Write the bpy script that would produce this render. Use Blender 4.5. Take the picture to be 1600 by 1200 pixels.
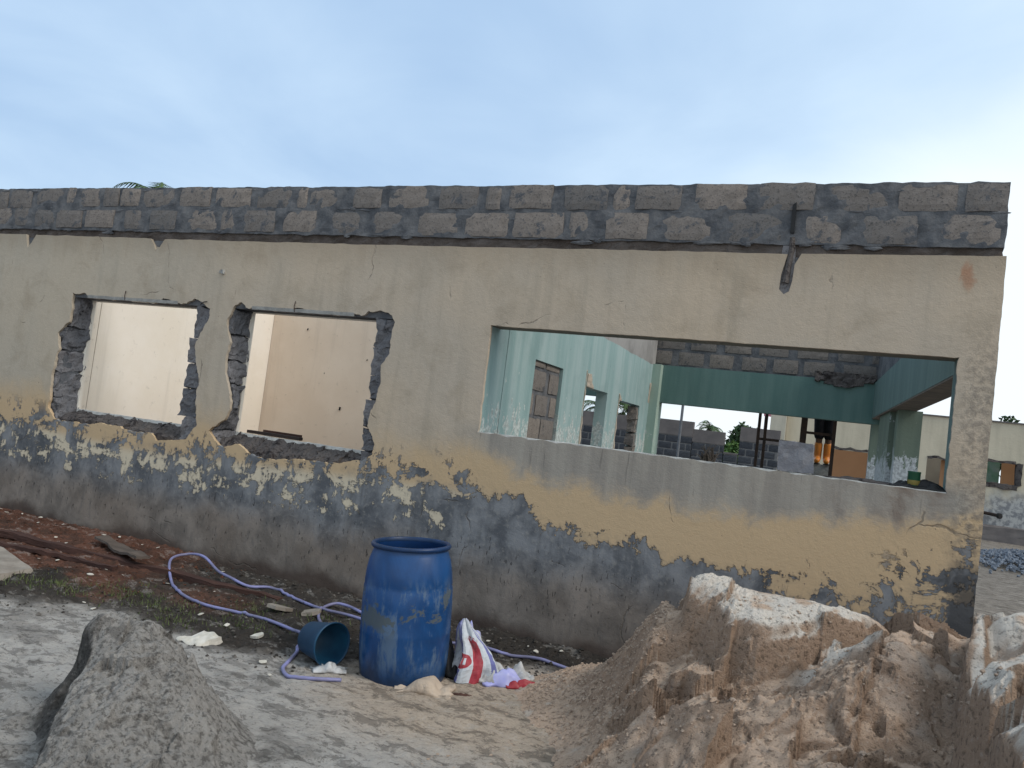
import bpy, bmesh, math, random
import numpy as np
from mathutils import Vector, Matrix

random.seed(7)
RNG = np.random.default_rng(7)
for o in list(bpy.data.objects):
    bpy.data.objects.remove(o)
SC = bpy.context.scene
COL = SC.collection

# ------------------------------------------------------------------ camera
cam = bpy.data.cameras.new('Camera')
cam.sensor_fit = 'HORIZONTAL'; cam.sensor_width = 36; cam.lens = 27.0
cam.clip_start = 0.05; cam.clip_end = 2000
camo = bpy.data.objects.new('Camera', cam); COL.objects.link(camo)
yaw, pitch, roll = [math.radians(a) for a in (-23.2476, 2.985, 7.063)]
fw = Vector((math.sin(yaw)*math.cos(pitch), math.cos(yaw)*math.cos(pitch), math.sin(pitch)))
rt = Vector((math.cos(yaw), -math.sin(yaw), 0)); up = rt.cross(fw)
RR = rt*math.cos(roll)+up*math.sin(roll); UU = -rt*math.sin(roll)+up*math.cos(roll)
mw = Matrix(((RR.x, UU.x, -fw.x, 0), (RR.y, UU.y, -fw.y, -5.8), (RR.z, UU.z, -fw.z, 1.70), (0, 0, 0, 1)))
camo.matrix_world = mw
SC.camera = camo

# ------------------------------------------------------------------ sky and sun
SUN_AZ = math.radians(98)      # from +Y towards +X
SUN_EL = math.radians(44)
W = bpy.data.worlds.new('World'); SC.world = W; W.use_nodes = True
wn, wl = W.node_tree.nodes, W.node_tree.links
wn.clear()
def wnode(t, **k):
    n = wn.new(t)
    for a, b in k.items(): setattr(n, a, b)
    return n
def wmath(op, a, b=None, c=None, clamp=False):
    n = wnode('ShaderNodeMath', operation=op, use_clamp=clamp)
    for i, v in enumerate((a, b, c)):
        if v is None: continue
        if isinstance(v, (int, float)): n.inputs[i].default_value = v
        else: wl.new(v, n.inputs[i])
    return n.outputs[0]
def wmix(f, a, b):
    n = wnode('ShaderNodeMix', data_type='RGBA')
    for i, v in ((0, f), (6, a), (7, b)):
        if isinstance(v, (int, float)): n.inputs[i].default_value = v
        elif isinstance(v, tuple): n.inputs[i].default_value = (*v, 1)
        else: wl.new(v, n.inputs[i])
    return n.outputs[2]
sky = wnode('ShaderNodeTexSky', sky_type='NISHITA', sun_disc=False)
sky.sun_elevation = SUN_EL; sky.sun_rotation = SUN_AZ
sky.air_density = 1.5; sky.dust_density = 3.0
tc = wnode('ShaderNodeTexCoord')
sep = wnode('ShaderNodeSeparateXYZ'); wl.new(tc.outputs['Generated'], sep.inputs[0])
dx, dy, dz = sep.outputs
den = wmath('ADD', wmath('MAXIMUM', dz, 0.0), 0.13)
cx = wmath('DIVIDE', dx, den); cy = wmath('DIVIDE', dy, den)
cmb = wnode('ShaderNodeCombineXYZ'); wl.new(cx, cmb.inputs[0]); wl.new(cy, cmb.inputs[1])
def wnoise(scale, detail, rough, off):
    ad = wnode('ShaderNodeVectorMath', operation='ADD'); wl.new(cmb.outputs[0], ad.inputs[0]); ad.inputs[1].default_value = off
    n = wnode('ShaderNodeTexNoise'); n.inputs['Scale'].default_value = scale
    n.inputs['Detail'].default_value = detail; n.inputs['Roughness'].default_value = rough
    n.inputs['Distortion'].default_value = 0.35
    wl.new(ad.outputs[0], n.inputs['Vector']); return n.outputs[0]
n1 = wnoise(0.42, 4, 0.5, (3.1, 1.7, 0)); n2 = wnoise(1.3, 5, 0.55, (9.0, 4.0, 0))
# overcast deck: brighter towards the veiled sun in the east and lower sky there, slate blue to the west
def wss(v, a, b):
    n = wnode('ShaderNodeMapRange', interpolation_type='SMOOTHSTEP'); wl.new(v, n.inputs[0]); n.inputs[1].default_value = a; n.inputs[2].default_value = b; return n.outputs[0]
t = wmath('ADD', wmath('MULTIPLY', dx, 0.28), wmath('MULTIPLY', dz, 0.15))
t = wmath('ADD', t, wmath('MULTIPLY', wmath('MULTIPLY', wss(dz, .50, .12), wss(dx, -.70, .15)), .80))
t = wmath('ADD', t, wmath('MULTIPLY', wmath('SUBTRACT', n1, 0.5), 1.35))
t = wmath('ADD', t, wmath('MULTIPLY', wmath('SUBTRACT', n2, 0.5), 0.45))
t = wmath('ADD', t, 0.58, clamp=True)
r = wnode('ShaderNodeValToRGB'); wl.new(t, r.inputs[0])
el = r.color_ramp.elements
el[0].position = 0.0; el[0].color = (.30, .44, .65, 1)
el[1].position = 1.0; el[1].color = (.86, .93, .98, 1)
for p, c in ((.28, (.38, .54, .76)), (.55, (.55, .71, .89)), (.8, (.74, .86, .95))):
    e = el.new(p); e.color = (*c, 1)
sc10 = wnode('ShaderNodeVectorMath', operation='SCALE'); wl.new(r.outputs[0], sc10.inputs[0]); sc10.inputs['Scale'].default_value = 7.6
bgcol = wmix(0.94, sky.outputs[0], sc10.outputs[0])
bg = wnode('ShaderNodeBackground'); bg.inputs['Strength'].default_value = 0.12
wl.new(bgcol, bg.inputs['Color'])
wo = wnode('ShaderNodeOutputWorld'); wl.new(bg.outputs[0], wo.inputs[0])

sl = bpy.data.lights.new('sun', 'SUN'); sl.energy = 1.5; sl.angle = math.radians(18); sl.color = (1.0, .93, .84)
so = bpy.data.objects.new('sun', sl); COL.objects.link(so)
sd = Vector((math.sin(SUN_AZ)*math.cos(SUN_EL), math.cos(SUN_AZ)*math.cos(SUN_EL), math.sin(SUN_EL)))
so.rotation_euler = (-sd).to_track_quat('-Z', 'Y').to_euler(); so.location = (8, -10, 12)

SC.view_settings.view_transform = 'Standard'; SC.view_settings.look = 'None'
SC.view_settings.exposure = 0.36; SC.view_settings.gamma = 1.0
SC.view_settings.use_curve_mapping = False

# ------------------------------------------------------------------ numpy noise
def _h(ix, iy, iz, seed):
    n = (ix.astype(np.int64)*374761393 + iy.astype(np.int64)*668265263 + iz.astype(np.int64)*2147483647*3 + seed*1442695041) & 0xffffffff
    n = ((n ^ (n >> 13))*1274126177) & 0xffffffff
    n = ((n ^ (n >> 16))*2246822519) & 0xffffffff
    return ((n ^ (n >> 15)) & 0xffffff)/float(0xffffff)
def vn(x, y, z=None, seed=0):
    x = np.asarray(x, float); y = np.asarray(y, float); z = np.zeros_like(x) if z is None else np.asarray(z, float)
    xi, yi, zi = np.floor(x), np.floor(y), np.floor(z)
    u, v, w = x-xi, y-yi, z-zi
    u = u*u*u*(u*(u*6-15)+10); v = v*v*v*(v*(v*6-15)+10); w = w*w*w*(w*(w*6-15)+10)
    def L(a, b, t): return a+(b-a)*t
    r = []
    for k in (0, 1):
        c00 = _h(xi, yi, zi+k, seed); c10 = _h(xi+1, yi, zi+k, seed); c01 = _h(xi, yi+1, zi+k, seed); c11 = _h(xi+1, yi+1, zi+k, seed)
        r.append(L(L(c00, c10, u), L(c01, c11, u), v))
    return L(r[0], r[1], w)
def fbm(x, y, z=None, seed=0, o=4, g=.5):
    s = 0; a = 1; t = 0; f = 1
    for i in range(o):
        s = s + a*(vn(np.asarray(x)*f+i*17.3, np.asarray(y)*f-i*9.1, None if z is None else np.asarray(z)*f, seed+i)-.5); t += a; a *= g; f *= 2.03
    return s/t*2          # about -1..1
def sst(x, a, b):
    t = np.clip((np.asarray(x, float)-a)/(b-a), 0, 1); return t*t*(3-2*t)

# ------------------------------------------------------------------ node helper
class NT:
    def __init__(s, name, rough=.9, spec=.25):
        s.m = bpy.data.materials.new(name); s.m.use_nodes = True
        s.t = s.m.node_tree; s.b = s.t.nodes['Principled BSDF']
        s.b.inputs['Roughness'].default_value = rough; s.b.inputs['Specular IOR Level'].default_value = spec
    def put(s, sk, v):
        if v is None: return
        if isinstance(v, bpy.types.NodeSocket): s.t.links.new(v, sk)
        elif isinstance(v, (tuple, list)):
            sk.default_value = (*v, 1) if (len(v) == 3 and sk.type == 'RGBA') else v
        else: sk.default_value = v
    def n(s, t, **k):
        x = s.t.nodes.new(t)
        for a, b in k.items(): setattr(x, a, b)
        return x
    def M(s, op, a, b=None, c=None, clamp=False):
        x = s.n('ShaderNodeMath', operation=op, use_clamp=clamp)
        for i, v in enumerate((a, b, c)): s.put(x.inputs[i], v)
        return x.outputs[0]
    def MIX(s, f, a, b, blend='MIX'):
        x = s.n('ShaderNodeMix', data_type='RGBA', blend_type=blend)
        s.put(x.inputs[0], f); s.put(x.inputs[6], a); s.put(x.inputs[7], b); return x.outputs[2]
    def pos(s): return s.n('ShaderNodeNewGeometry').outputs['Position']
    def obj(s): return s.n('ShaderNodeTexCoord').outputs['Object']
    def rnd(s): return s.n('ShaderNodeObjectInfo').outputs['Random']
    def sep(s, v):
        x = s.n('ShaderNodeSeparateXYZ'); s.put(x.inputs[0], v); return x.outputs
    def vmul(s, v, k):
        x = s.n('ShaderNodeVectorMath', operation='MULTIPLY'); s.put(x.inputs[0], v); s.put(x.inputs[1], k); return x.outputs[0]
    def noise(s, v, scale, detail=4, rough=.55, dist=0.0):
        x = s.n('ShaderNodeTexNoise'); s.put(x.inputs['Vector'], v)
        for a, b in (('Scale', scale), ('Detail', detail), ('Roughness', rough), ('Distortion', dist)): x.inputs[a].default_value = b
        return x.outputs[0]
    def ss(s, v, a, b):
        x = s.n('ShaderNodeMapRange', interpolation_type='SMOOTHSTEP'); s.put(x.inputs[0], v)
        s.put(x.inputs[1], a); s.put(x.inputs[2], b); return x.outputs[0]
    def ramp(s, f, pts):
        x = s.n('ShaderNodeValToRGB'); s.put(x.inputs[0], f); e = x.color_ramp.elements
        while len(e) < len(pts): e.new(.5)
        for q, (p, c) in zip(e, pts):
            q.position = p; q.color = (*c, 1) if isinstance(c, tuple) else (c, c, c, 1)
        return x.outputs[0]
    def attr(s, name='Col'):
        x = s.n('ShaderNodeAttribute'); x.attribute_name = name; return x.outputs['Color']
    def bump(s, h, strength=.5, dist=.01):
        x = s.n('ShaderNodeBump'); x.inputs['Strength'].default_value = strength; x.inputs['Distance'].default_value = dist
        s.put(x.inputs['Height'], h); s.put(s.b.inputs['Normal'], x.outputs[0])
    def col(s, c): s.put(s.b.inputs['Base Color'], c); return s.m

def simple(name, c1, c2=None, scale=8, rough=.85, bump=.3, bd=.006, spec=.25, detail=5, stretch=(1, 1, 1)):
    k = NT(name, rough, spec); p = k.vmul(k.pos(), stretch)
    n = k.noise(p, scale, detail, .6)
    k.col(k.MIX(k.ss(n, .3, .7), c1, c2 or tuple(x*.7 for x in c1)))
    k.bump(k.noise(p, scale*4, 5, .65), bump, bd)
    return k.m

# ------------------------------------------------------------------ materials
def mat_facade():
    k = NT('weathered_paint', .92, .15); P = k.pos(); x, y, z = k.sep(P)
    P2 = k.vmul(P, (1, 0, 1))
    big = k.noise(P2, .7, 3, .5); mid = k.noise(P2, 3.2, 6, .62, .4); fine = k.noise(P2, 22, 5, .65)
    streak = k.noise(k.vmul(P, (7, 0, .55)), 1.0, 4, .6)
    grain = k.noise(P2, 90, 3, .6)
    cA = (.435, .37, .298); cB = (.485, .392, .295); yel = (.50, .365, .225); wash = (.225, .212, .195)
    c = k.MIX(k.ss(big, .35, .65), cA, cB)
    c = k.MIX(k.M('MULTIPLY', k.ss(streak, .45, .75), .32), c, (.25, .22, .175))
    # bluish grey film on the left, browner on the right
    c = k.MIX(k.M('MULTIPLY', k.ss(x, -4.0, -8.5), .5), c, (.40, .365, .30))
    c = k.MIX(k.M('MULTIPLY', k.ss(mid, .48, .70), .34), c, (.30, .245, .18))
    # dirt hanging under the top edge
    tz = k.M('ADD', z, k.M('MULTIPLY', k.M('SUBTRACT', streak, .5), -.5))
    c = k.MIX(k.M('MULTIPLY', k.ss(tz, 2.86, 3.28), .55), c, (.25, .2, .145))
    # clean ochre band
    zj = k.M('ADD', z, k.M('ADD', k.M('MULTIPLY', k.M('SUBTRACT', mid, .5), .42), k.M('MULTIPLY', k.M('SUBTRACT', fine, .5), .16)))
    zc = k.ramp(k.M('DIVIDE', k.M('ADD', x, 10), 11), [(0, .66), (.36, .64), (.60, .635), (.66, .71), (.72, .64), (.80, .62), (.90, .65), (.96, .69), (1, .75)])
    zc = k.M('MULTIPLY', zc, 2.0)
    fy = k.ss(k.M('SUBTRACT', zj, zc), k.M('ADD', .10, k.M('MULTIPLY', k.ss(x, -2.2, -3.4), .22)), -.08)
    c = k.MIX(fy, c, yel)
    # grey wash and drips below the long sill
    inx = k.M('MULTIPLY', k.ss(x, -3.05, -2.6), k.ss(x, .95, .72))
    fwsh = k.M('MULTIPLY', k.M('MULTIPLY', inx, k.M('SUBTRACT', 1.0, fy)), k.ss(z, 1.72, 1.58))
    c = k.MIX(k.M('MULTIPLY', fwsh, .78), c, k.MIX(k.ss(streak, .35, .62), (.30, .285, .255), wash))
    drip = k.ss(k.noise(k.vmul(P, (26, 0, 1.6)), 1, 3, .6), .62, .72)
    c = k.MIX(k.M('MULTIPLY', k.M('MULTIPLY', drip, fwsh), .55), c, (.12, .105, .095))
    rr = k.M('MULTIPLY', k.M('MULTIPLY', k.ss(x, -.2, .25), k.ss(z, 1.22, 1.5)), k.M('MULTIPLY', k.ss(x, .72, .62), k.ss(mid, .42, .62)))
    c = k.MIX(k.M('MULTIPLY', rr, k.M('MULTIPLY', k.ss(z, 1.7, 1.6), .6)), c, (.13, .075, .05))
    # peeled paint band
    zb = k.ramp(k.M('DIVIDE', k.M('ADD', x, 10), 11), [(0, .55), (.2, .545), (.30, .52), (.42, .54), (.56, .575), (.66, .585), (.70, .565), (.72, .47), (.8, .455), (.86, .42), (.90, .41), (.935, .45), (.97, .53), (.985, .60), (1, .52)])
    zb = k.M('MULTIPLY', zb, 2.0)
    d = k.M('SUBTRACT', zb, z)              # metres below the upper edge of the peeling
    pn = k.noise(k.vmul(P, (1, 0, 1.45)), 3.4, 11, .70, .5)
    pn2 = k.noise(k.vmul(P, (1, 0, .8)), 11, 6, .6, .8)
    left = k.ss(x, -2.35, -3.1)             # flaky in the west, clean edge in the middle
    solid = k.M('MULTIPLY', k.ss(x, .1, -.2), k.M('SUBTRACT', 1.0, left))
    right = k.ss(x, -.5, .05)
    kk = k.M('ADD', k.M('MULTIPLY', k.M('MAXIMUM', left, right), -1.45), k.M('ADD', 2.0, k.M('MULTIPLY', solid, .1)))
    v = k.M('ADD', k.M('MULTIPLY', d, kk), k.M('MULTIPLY', k.M('SUBTRACT', pn, .5), k.M('ADD', 1.35, k.M('MULTIPLY', k.M('MAXIMUM', left, right), 1.0))))
    v = k.M('ADD', v, k.M('MULTIPLY', k.M('SUBTRACT', pn2, .5), .42))
    v = k.M('ADD', v, k.M('ADD', k.M('MULTIPLY', left, -.04), k.M('MULTIPLY', right, -.03)))
    v = k.M('ADD', v, k.M('MULTIPLY', k.ss(d, .40, .62), 1.2))
    dn = k.noise(k.vmul(P, (15, 0, 4.2)), 1, 6, .68, .3)
    v = k.M('ADD', v, k.M('MULTIPLY', k.M('SUBTRACT', dn, .5), k.M('ADD', .55, k.M('MULTIPLY', left, .45))))
    peel = k.M('MULTIPLY', k.ss(v, .0, .05), k.ss(d, -.30, -.05))
    film = k.M('MULTIPLY', k.ss(k.M('ADD', k.noise(P2, 2.3, 7, .66, .3), k.M('MULTIPLY', d, .35)), .50, .68), k.M('MULTIPLY', k.ss(d, -.12, .12), left))
    c = k.MIX(k.M('MULTIPLY', film, .62), c, (.17, .168, .165))
    slate = k.MIX(k.ss(mid, .36, .64), (.10, .105, .115), (.225, .23, .24))
    slate = k.MIX(k.M('MULTIPLY', k.ss(streak, .5, .7), .5), slate, (.065, .068, .073))
    slate = k.MIX(k.M('MULTIPLY', k.ss(fine, .52, .66), .4), slate, (.30, .29, .275))
    flake = k.MIX(k.ss(d, -.02, .16), c, (.59, .51, .385))
    c = k.MIX(k.M('MULTIPLY', k.ss(d, 0, .12), left), c, flake)
    c = k.MIX(peel, c, slate)
    # halo of soot round the patches
    halo = k.M('MULTIPLY', k.ss(v, -.16, .0), k.M('SUBTRACT', 1.0, peel))
    c = k.MIX(k.M('MULTIPLY', k.M('MULTIPLY', halo, k.ss(d, -.1, .05)), .28), c, (.2, .185, .16))
    # bare render towards the ground
    zr = k.M('ADD', .52, k.M('MULTIPLY', k.M('SUBTRACT', k.noise(P2, 1.6, 5, .6), .5), .55))
    fr = k.ss(k.M('SUBTRACT', zr, z), -.24, .16)
    rend = k.MIX(k.ss(mid, .35, .68), (.15, .128, .110), (.255, .215, .182))
    rend = k.MIX(k.M('MULTIPLY', k.ss(big, .45, .62), .5), rend, (.20, .155, .12))
    rend = k.MIX(k.M('MULTIPLY', k.ss(dn, .52, .66), .35), rend, (.09, .085, .08))
    c = k.MIX(k.M('MULTIPLY', fr, .90), c, rend)
    # chisel ticks
    tick = k.ss(k.noise(k.vmul(P, (46, 0, 13)), 1, 3, .6), .60, .66)
    fl = k.M('MULTIPLY', k.ss(z, .95, .6), k.ss(z, .08, .3))
    fl = k.M('MULTIPLY', fl, k.ss(pn2, .42, .56))
    c = k.MIX(k.M('MULTIPLY', k.M('MULTIPLY', tick, fl), .7), c, (.045, .043, .043))
    # damp foot
    foot = k.ss(k.M('ADD', z, k.M('MULTIPLY', k.M('SUBTRACT', k.noise(P2, 1.3, 4, .6), .5), .55)), .22, .06)
    c = k.MIX(k.M('MULTIPLY', foot, .8), c, (.06, .040, .032))
    # black corner
    bc = k.M('MULTIPLY', k.ss(k.M('ADD', x, k.M('MULTIPLY', k.M('SUBTRACT', pn, .5), .5)), .68, .78), k.ss(k.M('ADD', z, k.M('MULTIPLY', k.M('SUBTRACT', pn2, .5), .5)), 1.25, 1.0))
    c = k.MIX(k.M('MULTIPLY', bc, .85), c, (.055, .055, .057))
    # grimy corner pier
    cp = k.M('MULTIPLY', k.ss(x, .66, .80), k.M('MULTIPLY', k.ss(z, 2.9, 2.3), k.ss(z, 1.0, 1.4)))
    c = k.MIX(k.M('MULTIPLY', k.M('MULTIPLY', cp, k.ss(fine, .40, .62)), .6), c, (.17, .15, .13))
    # rust mark at the top corner
    rx = k.M('DIVIDE', k.M('SUBTRACT', k.M('ADD', x, k.M('MULTIPLY', k.M('SUBTRACT', pn2, .5), .16)), .69), .045)
    rz = k.M('DIVIDE', k.M('SUBTRACT', z, 3.05), .10)
    rd = k.M('ADD', k.M('MULTIPLY', rx, rx), k.M('MULTIPLY', rz, rz))
    c = k.MIX(k.M('MULTIPLY', k.ss(rd, 1.6, .0), .55), c, (.33, .12, .05))
    cv = k.n('ShaderNodeTexVoronoi', feature='DISTANCE_TO_EDGE'); cv.inputs['Scale'].default_value = .8
    wv = k.n('ShaderNodeVectorMath', operation='ADD'); k.put(wv.inputs[0], P2); nv = k.n('ShaderNodeTexNoise'); nv.inputs['Scale'].default_value = 4; nv.inputs['Detail'].default_value = 6; k.put(nv.inputs['Vector'], P2)
    k.put(wv.inputs[1], k.vmul(nv.outputs['Color'], (.22, 0, .22))); k.put(cv.inputs['Vector'], wv.outputs[0])
    crk = k.M('MULTIPLY', k.ss(cv.outputs['Distance'], .005, .001), k.ss(k.noise(P2, 1.9, 4, .6), .54, .62))
    c = k.MIX(k.M('MULTIPLY', crk, .55), c, (.11, .095, .08))
    bl = k.ss(k.noise(k.vmul(P, (1, 0, .8)), 1.9, 9, .72, .5), .54, .64)
    c = k.MIX(k.M('MULTIPLY', k.M('MULTIPLY', bl, k.ss(z, 1.5, 1.7)), .20), c, (.27, .21, .15))
    # specks
    sp = k.ss(k.noise(P2, 38, 2, .5), .735, .765)
    c = k.MIX(k.M('MULTIPLY', sp, .7), c, (.10, .085, .07))
    c = k.MIX(k.M('MULTIPLY', k.M('SUBTRACT', fine, .5), .5), c, (.6, .56, .5), 'SOFT_LIGHT')
    h = k.M('ADD', k.M('MULTIPLY', fine, .5), k.M('MULTIPLY', grain, .25))
    h = k.M('ADD', h, k.M('MULTIPLY', peel, -1.9)); h = k.M('ADD', h, k.M('MULTIPLY', tick, k.M('MULTIPLY', fl, -.8)))
    h = k.M('ADD', h, k.M('MULTIPLY', crk, -.6)); h = k.M('ADD', h, k.M('MULTIPLY', mid, .8)); h = k.M('ADD', h, k.M('MULTIPLY', k.M('MULTIPLY', cp, fine), .9))
    k.bump(h, .8, .010)
    return k.col(c)

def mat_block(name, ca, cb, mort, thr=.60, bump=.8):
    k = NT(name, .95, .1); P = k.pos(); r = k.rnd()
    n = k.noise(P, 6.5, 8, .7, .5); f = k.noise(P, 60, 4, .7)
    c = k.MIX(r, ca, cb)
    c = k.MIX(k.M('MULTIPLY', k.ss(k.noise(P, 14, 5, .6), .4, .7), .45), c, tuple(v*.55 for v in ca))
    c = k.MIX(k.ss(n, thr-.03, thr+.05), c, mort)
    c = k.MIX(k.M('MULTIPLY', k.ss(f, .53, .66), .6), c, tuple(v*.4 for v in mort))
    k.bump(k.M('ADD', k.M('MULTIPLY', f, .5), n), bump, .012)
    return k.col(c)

def mat_green(name, base, dark, line=None, patch=0.0, white=(.5, .55, .53), grey=(.30, .29, .28)):
    k = NT(name, .8, .25); P = k.pos(); x, y, z = k.sep(P)
    st = k.noise(k.vmul(P, (6, 6, .5)), 1, 4, .6); n = k.noise(P, 2.0, 6, .6); f = k.noise(P, 30, 4, .6)
    c = k.MIX(k.ss(st, .3, .7), base, dark)
    c = k.MIX(k.M('MULTIPLY', k.ss(n, .5, .7), .35), c, tuple(v*.75 for v in base))
    if patch > 0:
        pz = k.ss(z, 2.15, 1.6)
        pn = k.noise(k.vmul(P, (1.2, 1.2, .7)), 9, 8, .68, .3)
        m = k.ss(k.M('ADD', pn, k.M('MULTIPLY', pz, patch)), .66, .69)
        c = k.MIX(m, c, k.MIX(k.ss(f, .4, .6), white, tuple(v*.62 for v in white)))
    if line:
        m = k.ss(k.M('ADD', z, k.M('MULTIPLY', k.M('SUBTRACT', n, .5), .06)), line, line+.012)
        c = k.MIX(m, c, k.MIX(k.ss(n, .4, .65), grey, tuple(v*.7 for v in grey)))
    sp = k.ss(k.noise(P, 26, 2, .5), .74, .77)
    c = k.MIX(k.M('MULTIPLY', sp, .6), c, (.07, .07, .06))
    k.bump(k.M('ADD', f, n), .35, .006)
    return k.col(c)

def mat_far(name, paint, stain, z0, z1, flake=(.4, .4, .4)):
    k = NT(name, .9, .15); P = k.pos(); x, y, z = k.sep(P)
    n = k.noise(P, 1.3, 8, .66, .4); f = k.noise(P, 9, 5, .6)
    c = k.MIX(k.ss(k.noise(k.vmul(P, (2, 2, .3)), 1, 4, .6), .35, .7), paint, tuple(v*.8 for v in paint))
    v = k.M('ADD', z, k.M('MULTIPLY', k.M('SUBTRACT', n, .5), 1.5))
    c = k.MIX(k.ss(v, z1, z0), c, k.MIX(k.ss(f, .4, .6), stain, flake))
    k.bump(f, .4, .02); return k.col(c)

def mat_sand(name, rough_bump=.9, lo=.53, hi=.62, st=.62, sc=34):
    k = NT(name, .97, .08); P = k.pos()
    a = k.attr(); f = k.noise(P, sc, 6, .72); g = k.noise(P, 120, 4, .7); m = k.noise(P, 9, 5, .6)
    c = k.MIX(k.M('MULTIPLY', k.ss(f, lo, hi), st), a, k.MIX(.8, a, (.03, .026, .023)))  # dark flecks fill the bump's pits, painting their shade
    c = k.MIX(k.M('MULTIPLY', k.ss(f, .44, .34), .35), c, k.MIX(.45, a, (.8, .74, .68)))
    c = k.MIX(k.M('MULTIPLY', k.ss(m, .55, .72), .18), c, (.5, .45, .4))
    c = k.MIX(k.M('MULTIPLY', k.M('SUBTRACT', g, .45), .6), c, (.8, .75, .7), 'SOFT_LIGHT')
    k.bump(k.M('ADD', k.M('MULTIPLY', f, -1.0), k.M('ADD', k.M('MULTIPLY', m, .8), k.M('MULTIPLY', g, .35))), rough_bump, .035)
    return k.col(c)

def mat_barrel():
    k = NT('blue_plastic', .42, .4); P = k.obj(); x, y, z = k.sep(P)
    n = k.noise(k.vmul(P, (1, 1, .7)), 5, 8, .66, .5); st = k.noise(k.vmul(P, (13, 13, 3.0)), 1, 10, .74, .4); f = k.noise(P, 40, 4, .6)
    c = k.MIX(k.ss(n, .3, .7), (.006, .040, .130), (.009, .064, .200))
    band = k.M('MULTIPLY', k.ss(z, .74, .60), k.ss(z, .05, .22))
    scr = k.M('MULTIPLY', k.ss(k.M('ADD', k.M('MULTIPLY', st, .8), k.M('MULTIPLY', n, .4)), .585, .70), band)
    c = k.MIX(k.M('MULTIPLY', scr, .60), c, (.11, .155, .20))
    blot = k.M('MULTIPLY', k.ss(k.noise(P, 4.6, 8, .66, .4), .545, .575), k.M('MULTIPLY', k.ss(z, .68, .60), k.ss(z, .32, .42)))
    c = k.MIX(k.M('MULTIPLY', blot, .75), c, (.075, .085, .075))
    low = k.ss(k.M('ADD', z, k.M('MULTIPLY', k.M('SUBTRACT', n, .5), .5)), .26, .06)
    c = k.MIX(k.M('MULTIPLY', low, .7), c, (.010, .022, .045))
    rg = k.M('ADD', .33, k.M('MULTIPLY', k.M('ADD', scr, blot), .4)); k.put(k.b.inputs['Roughness'], rg)
    k.bump(k.M('ADD', f, n), .12, .004)
    return k.col(c)

def mat_sack():
    k = NT('printed_cement_paper', .6, .3); uvn = k.n('ShaderNodeUVMap'); x, y, z = k.sep(uvn.outputs[0])
    white = (.48, .51, .55); blue = (.13, .14, .33); red = (.32, .035, .05); lil = (.27, .28, .52)
    c = white
    def band(c, s, a, b, col):
        m = k.M('MULTIPLY', k.M('GREATER_THAN', s, a), k.M('LESS_THAN', s, b)); return k.MIX(m, c, col)
    c = band(c, x, .10, .17, blue); c = band(c, x, .20, .23, lil); c = band(c, x, .36, .43, lil); c = band(c, x, .45, .48, blue)
    rb = k.M('MULTIPLY', k.M('MULTIPLY', k.M('GREATER_THAN', x, .56), k.M('LESS_THAN', x, .67)), k.M('LESS_THAN', y, .72))
    c = k.MIX(rb, c, red); c = band(c, x, .74, .77, blue); c = band(c, x, .86, .93, lil)
    ex = k.M('DIVIDE', k.M('SUBTRACT', x, .47), .075); ey = k.M('DIVIDE', k.M('SUBTRACT', y, .34), .13)
    e = k.M('SQRT', k.M('ADD', k.M('MULTIPLY', ex, ex), k.M('MULTIPLY', ey, ey)))
    c = k.MIX(k.M('LESS_THAN', e, 1.12), c, white); c = k.MIX(k.M('LESS_THAN', e, 1.0), c, red)
    for q in (-.42, 0, .42):
        c = k.MIX(k.M('MULTIPLY', k.M('LESS_THAN', k.M('ABSOLUTE', k.M('SUBTRACT', ex, q)), .11), k.M('LESS_THAN', k.M('ABSOLUTE', ey), .45)), c, white)
    # zig-zag strokes like the half-hidden letters near the peak
    zz = k.M('ABSOLUTE', k.M('SUBTRACT', k.M('FRACT', k.M('MULTIPLY', x, 14)), .5))
    lt = k.M('LESS_THAN', k.M('ABSOLUTE', k.M('SUBTRACT', k.M('MULTIPLY', k.M('SUBTRACT', y, .66), 9), zz)), .16)
    c = k.MIX(k.M('MULTIPLY', lt, k.M('MULTIPLY', k.M('GREATER_THAN', x, .54), k.M('LESS_THAN', x, .70))), c, (.4, .38, .42))
    n = k.noise(k.pos(), 14, 5, .6)
    c = k.MIX(k.M('MULTIPLY', k.ss(n, .48, .7), .4), c, (.2, .19, .18))
    k.bump(k.noise(k.pos(), 45, 4, .6), .3, .004)
    return k.col(c)

MT = {}
MT['facade'] = mat_facade()
MT['mortar'] = simple('dark_mortar', (.07, .074, .083), (.15, .15, .155), 7, .95, .9, .012)
MT['block'] = mat_block('sandcrete_block', (.25, .215, .19), (.155, .145, .14), (.10, .103, .112), .575)
MT['block_in'] = mat_block('sandcrete_block_inside', (.23, .20, .175), (.17, .155, .145), (.085, .085, .09), .60)
MT['block_rough'] = mat_block('broken_sandcrete', (.215, .205, .21), (.13, .13, .14), (.06, .06, .065), .60, 1.0)
MT['ledge'] = mat_block('broken_ledge', (.12, .105, .098), (.09, .08, .078), (.035, .03, .03), .56, 1.0)
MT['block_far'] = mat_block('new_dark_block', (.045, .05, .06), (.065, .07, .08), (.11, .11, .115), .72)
MT['mortar_far'] = simple('pale_mortar', (.17, .17, .17), (.12, .12, .125), 6, .95, .4)
MT['beam_far'] = simple('grey_concrete', (.15, .135, .13), (.11, .10, .10), 3, .95, .4)
MT['concrete'] = simple('pale_concrete', (.30, .295, .28), (.20, .195, .185), 9, .95, .7, .008)
MT['plate'] = simple('rotten_shade_plate', (.06, .047, .04), (.13, .11, .10), 9, .95, 1.0, .015, stretch=(.5, 1, 1))  # dark plate tone also paints the shade of its recessed slot
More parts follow.
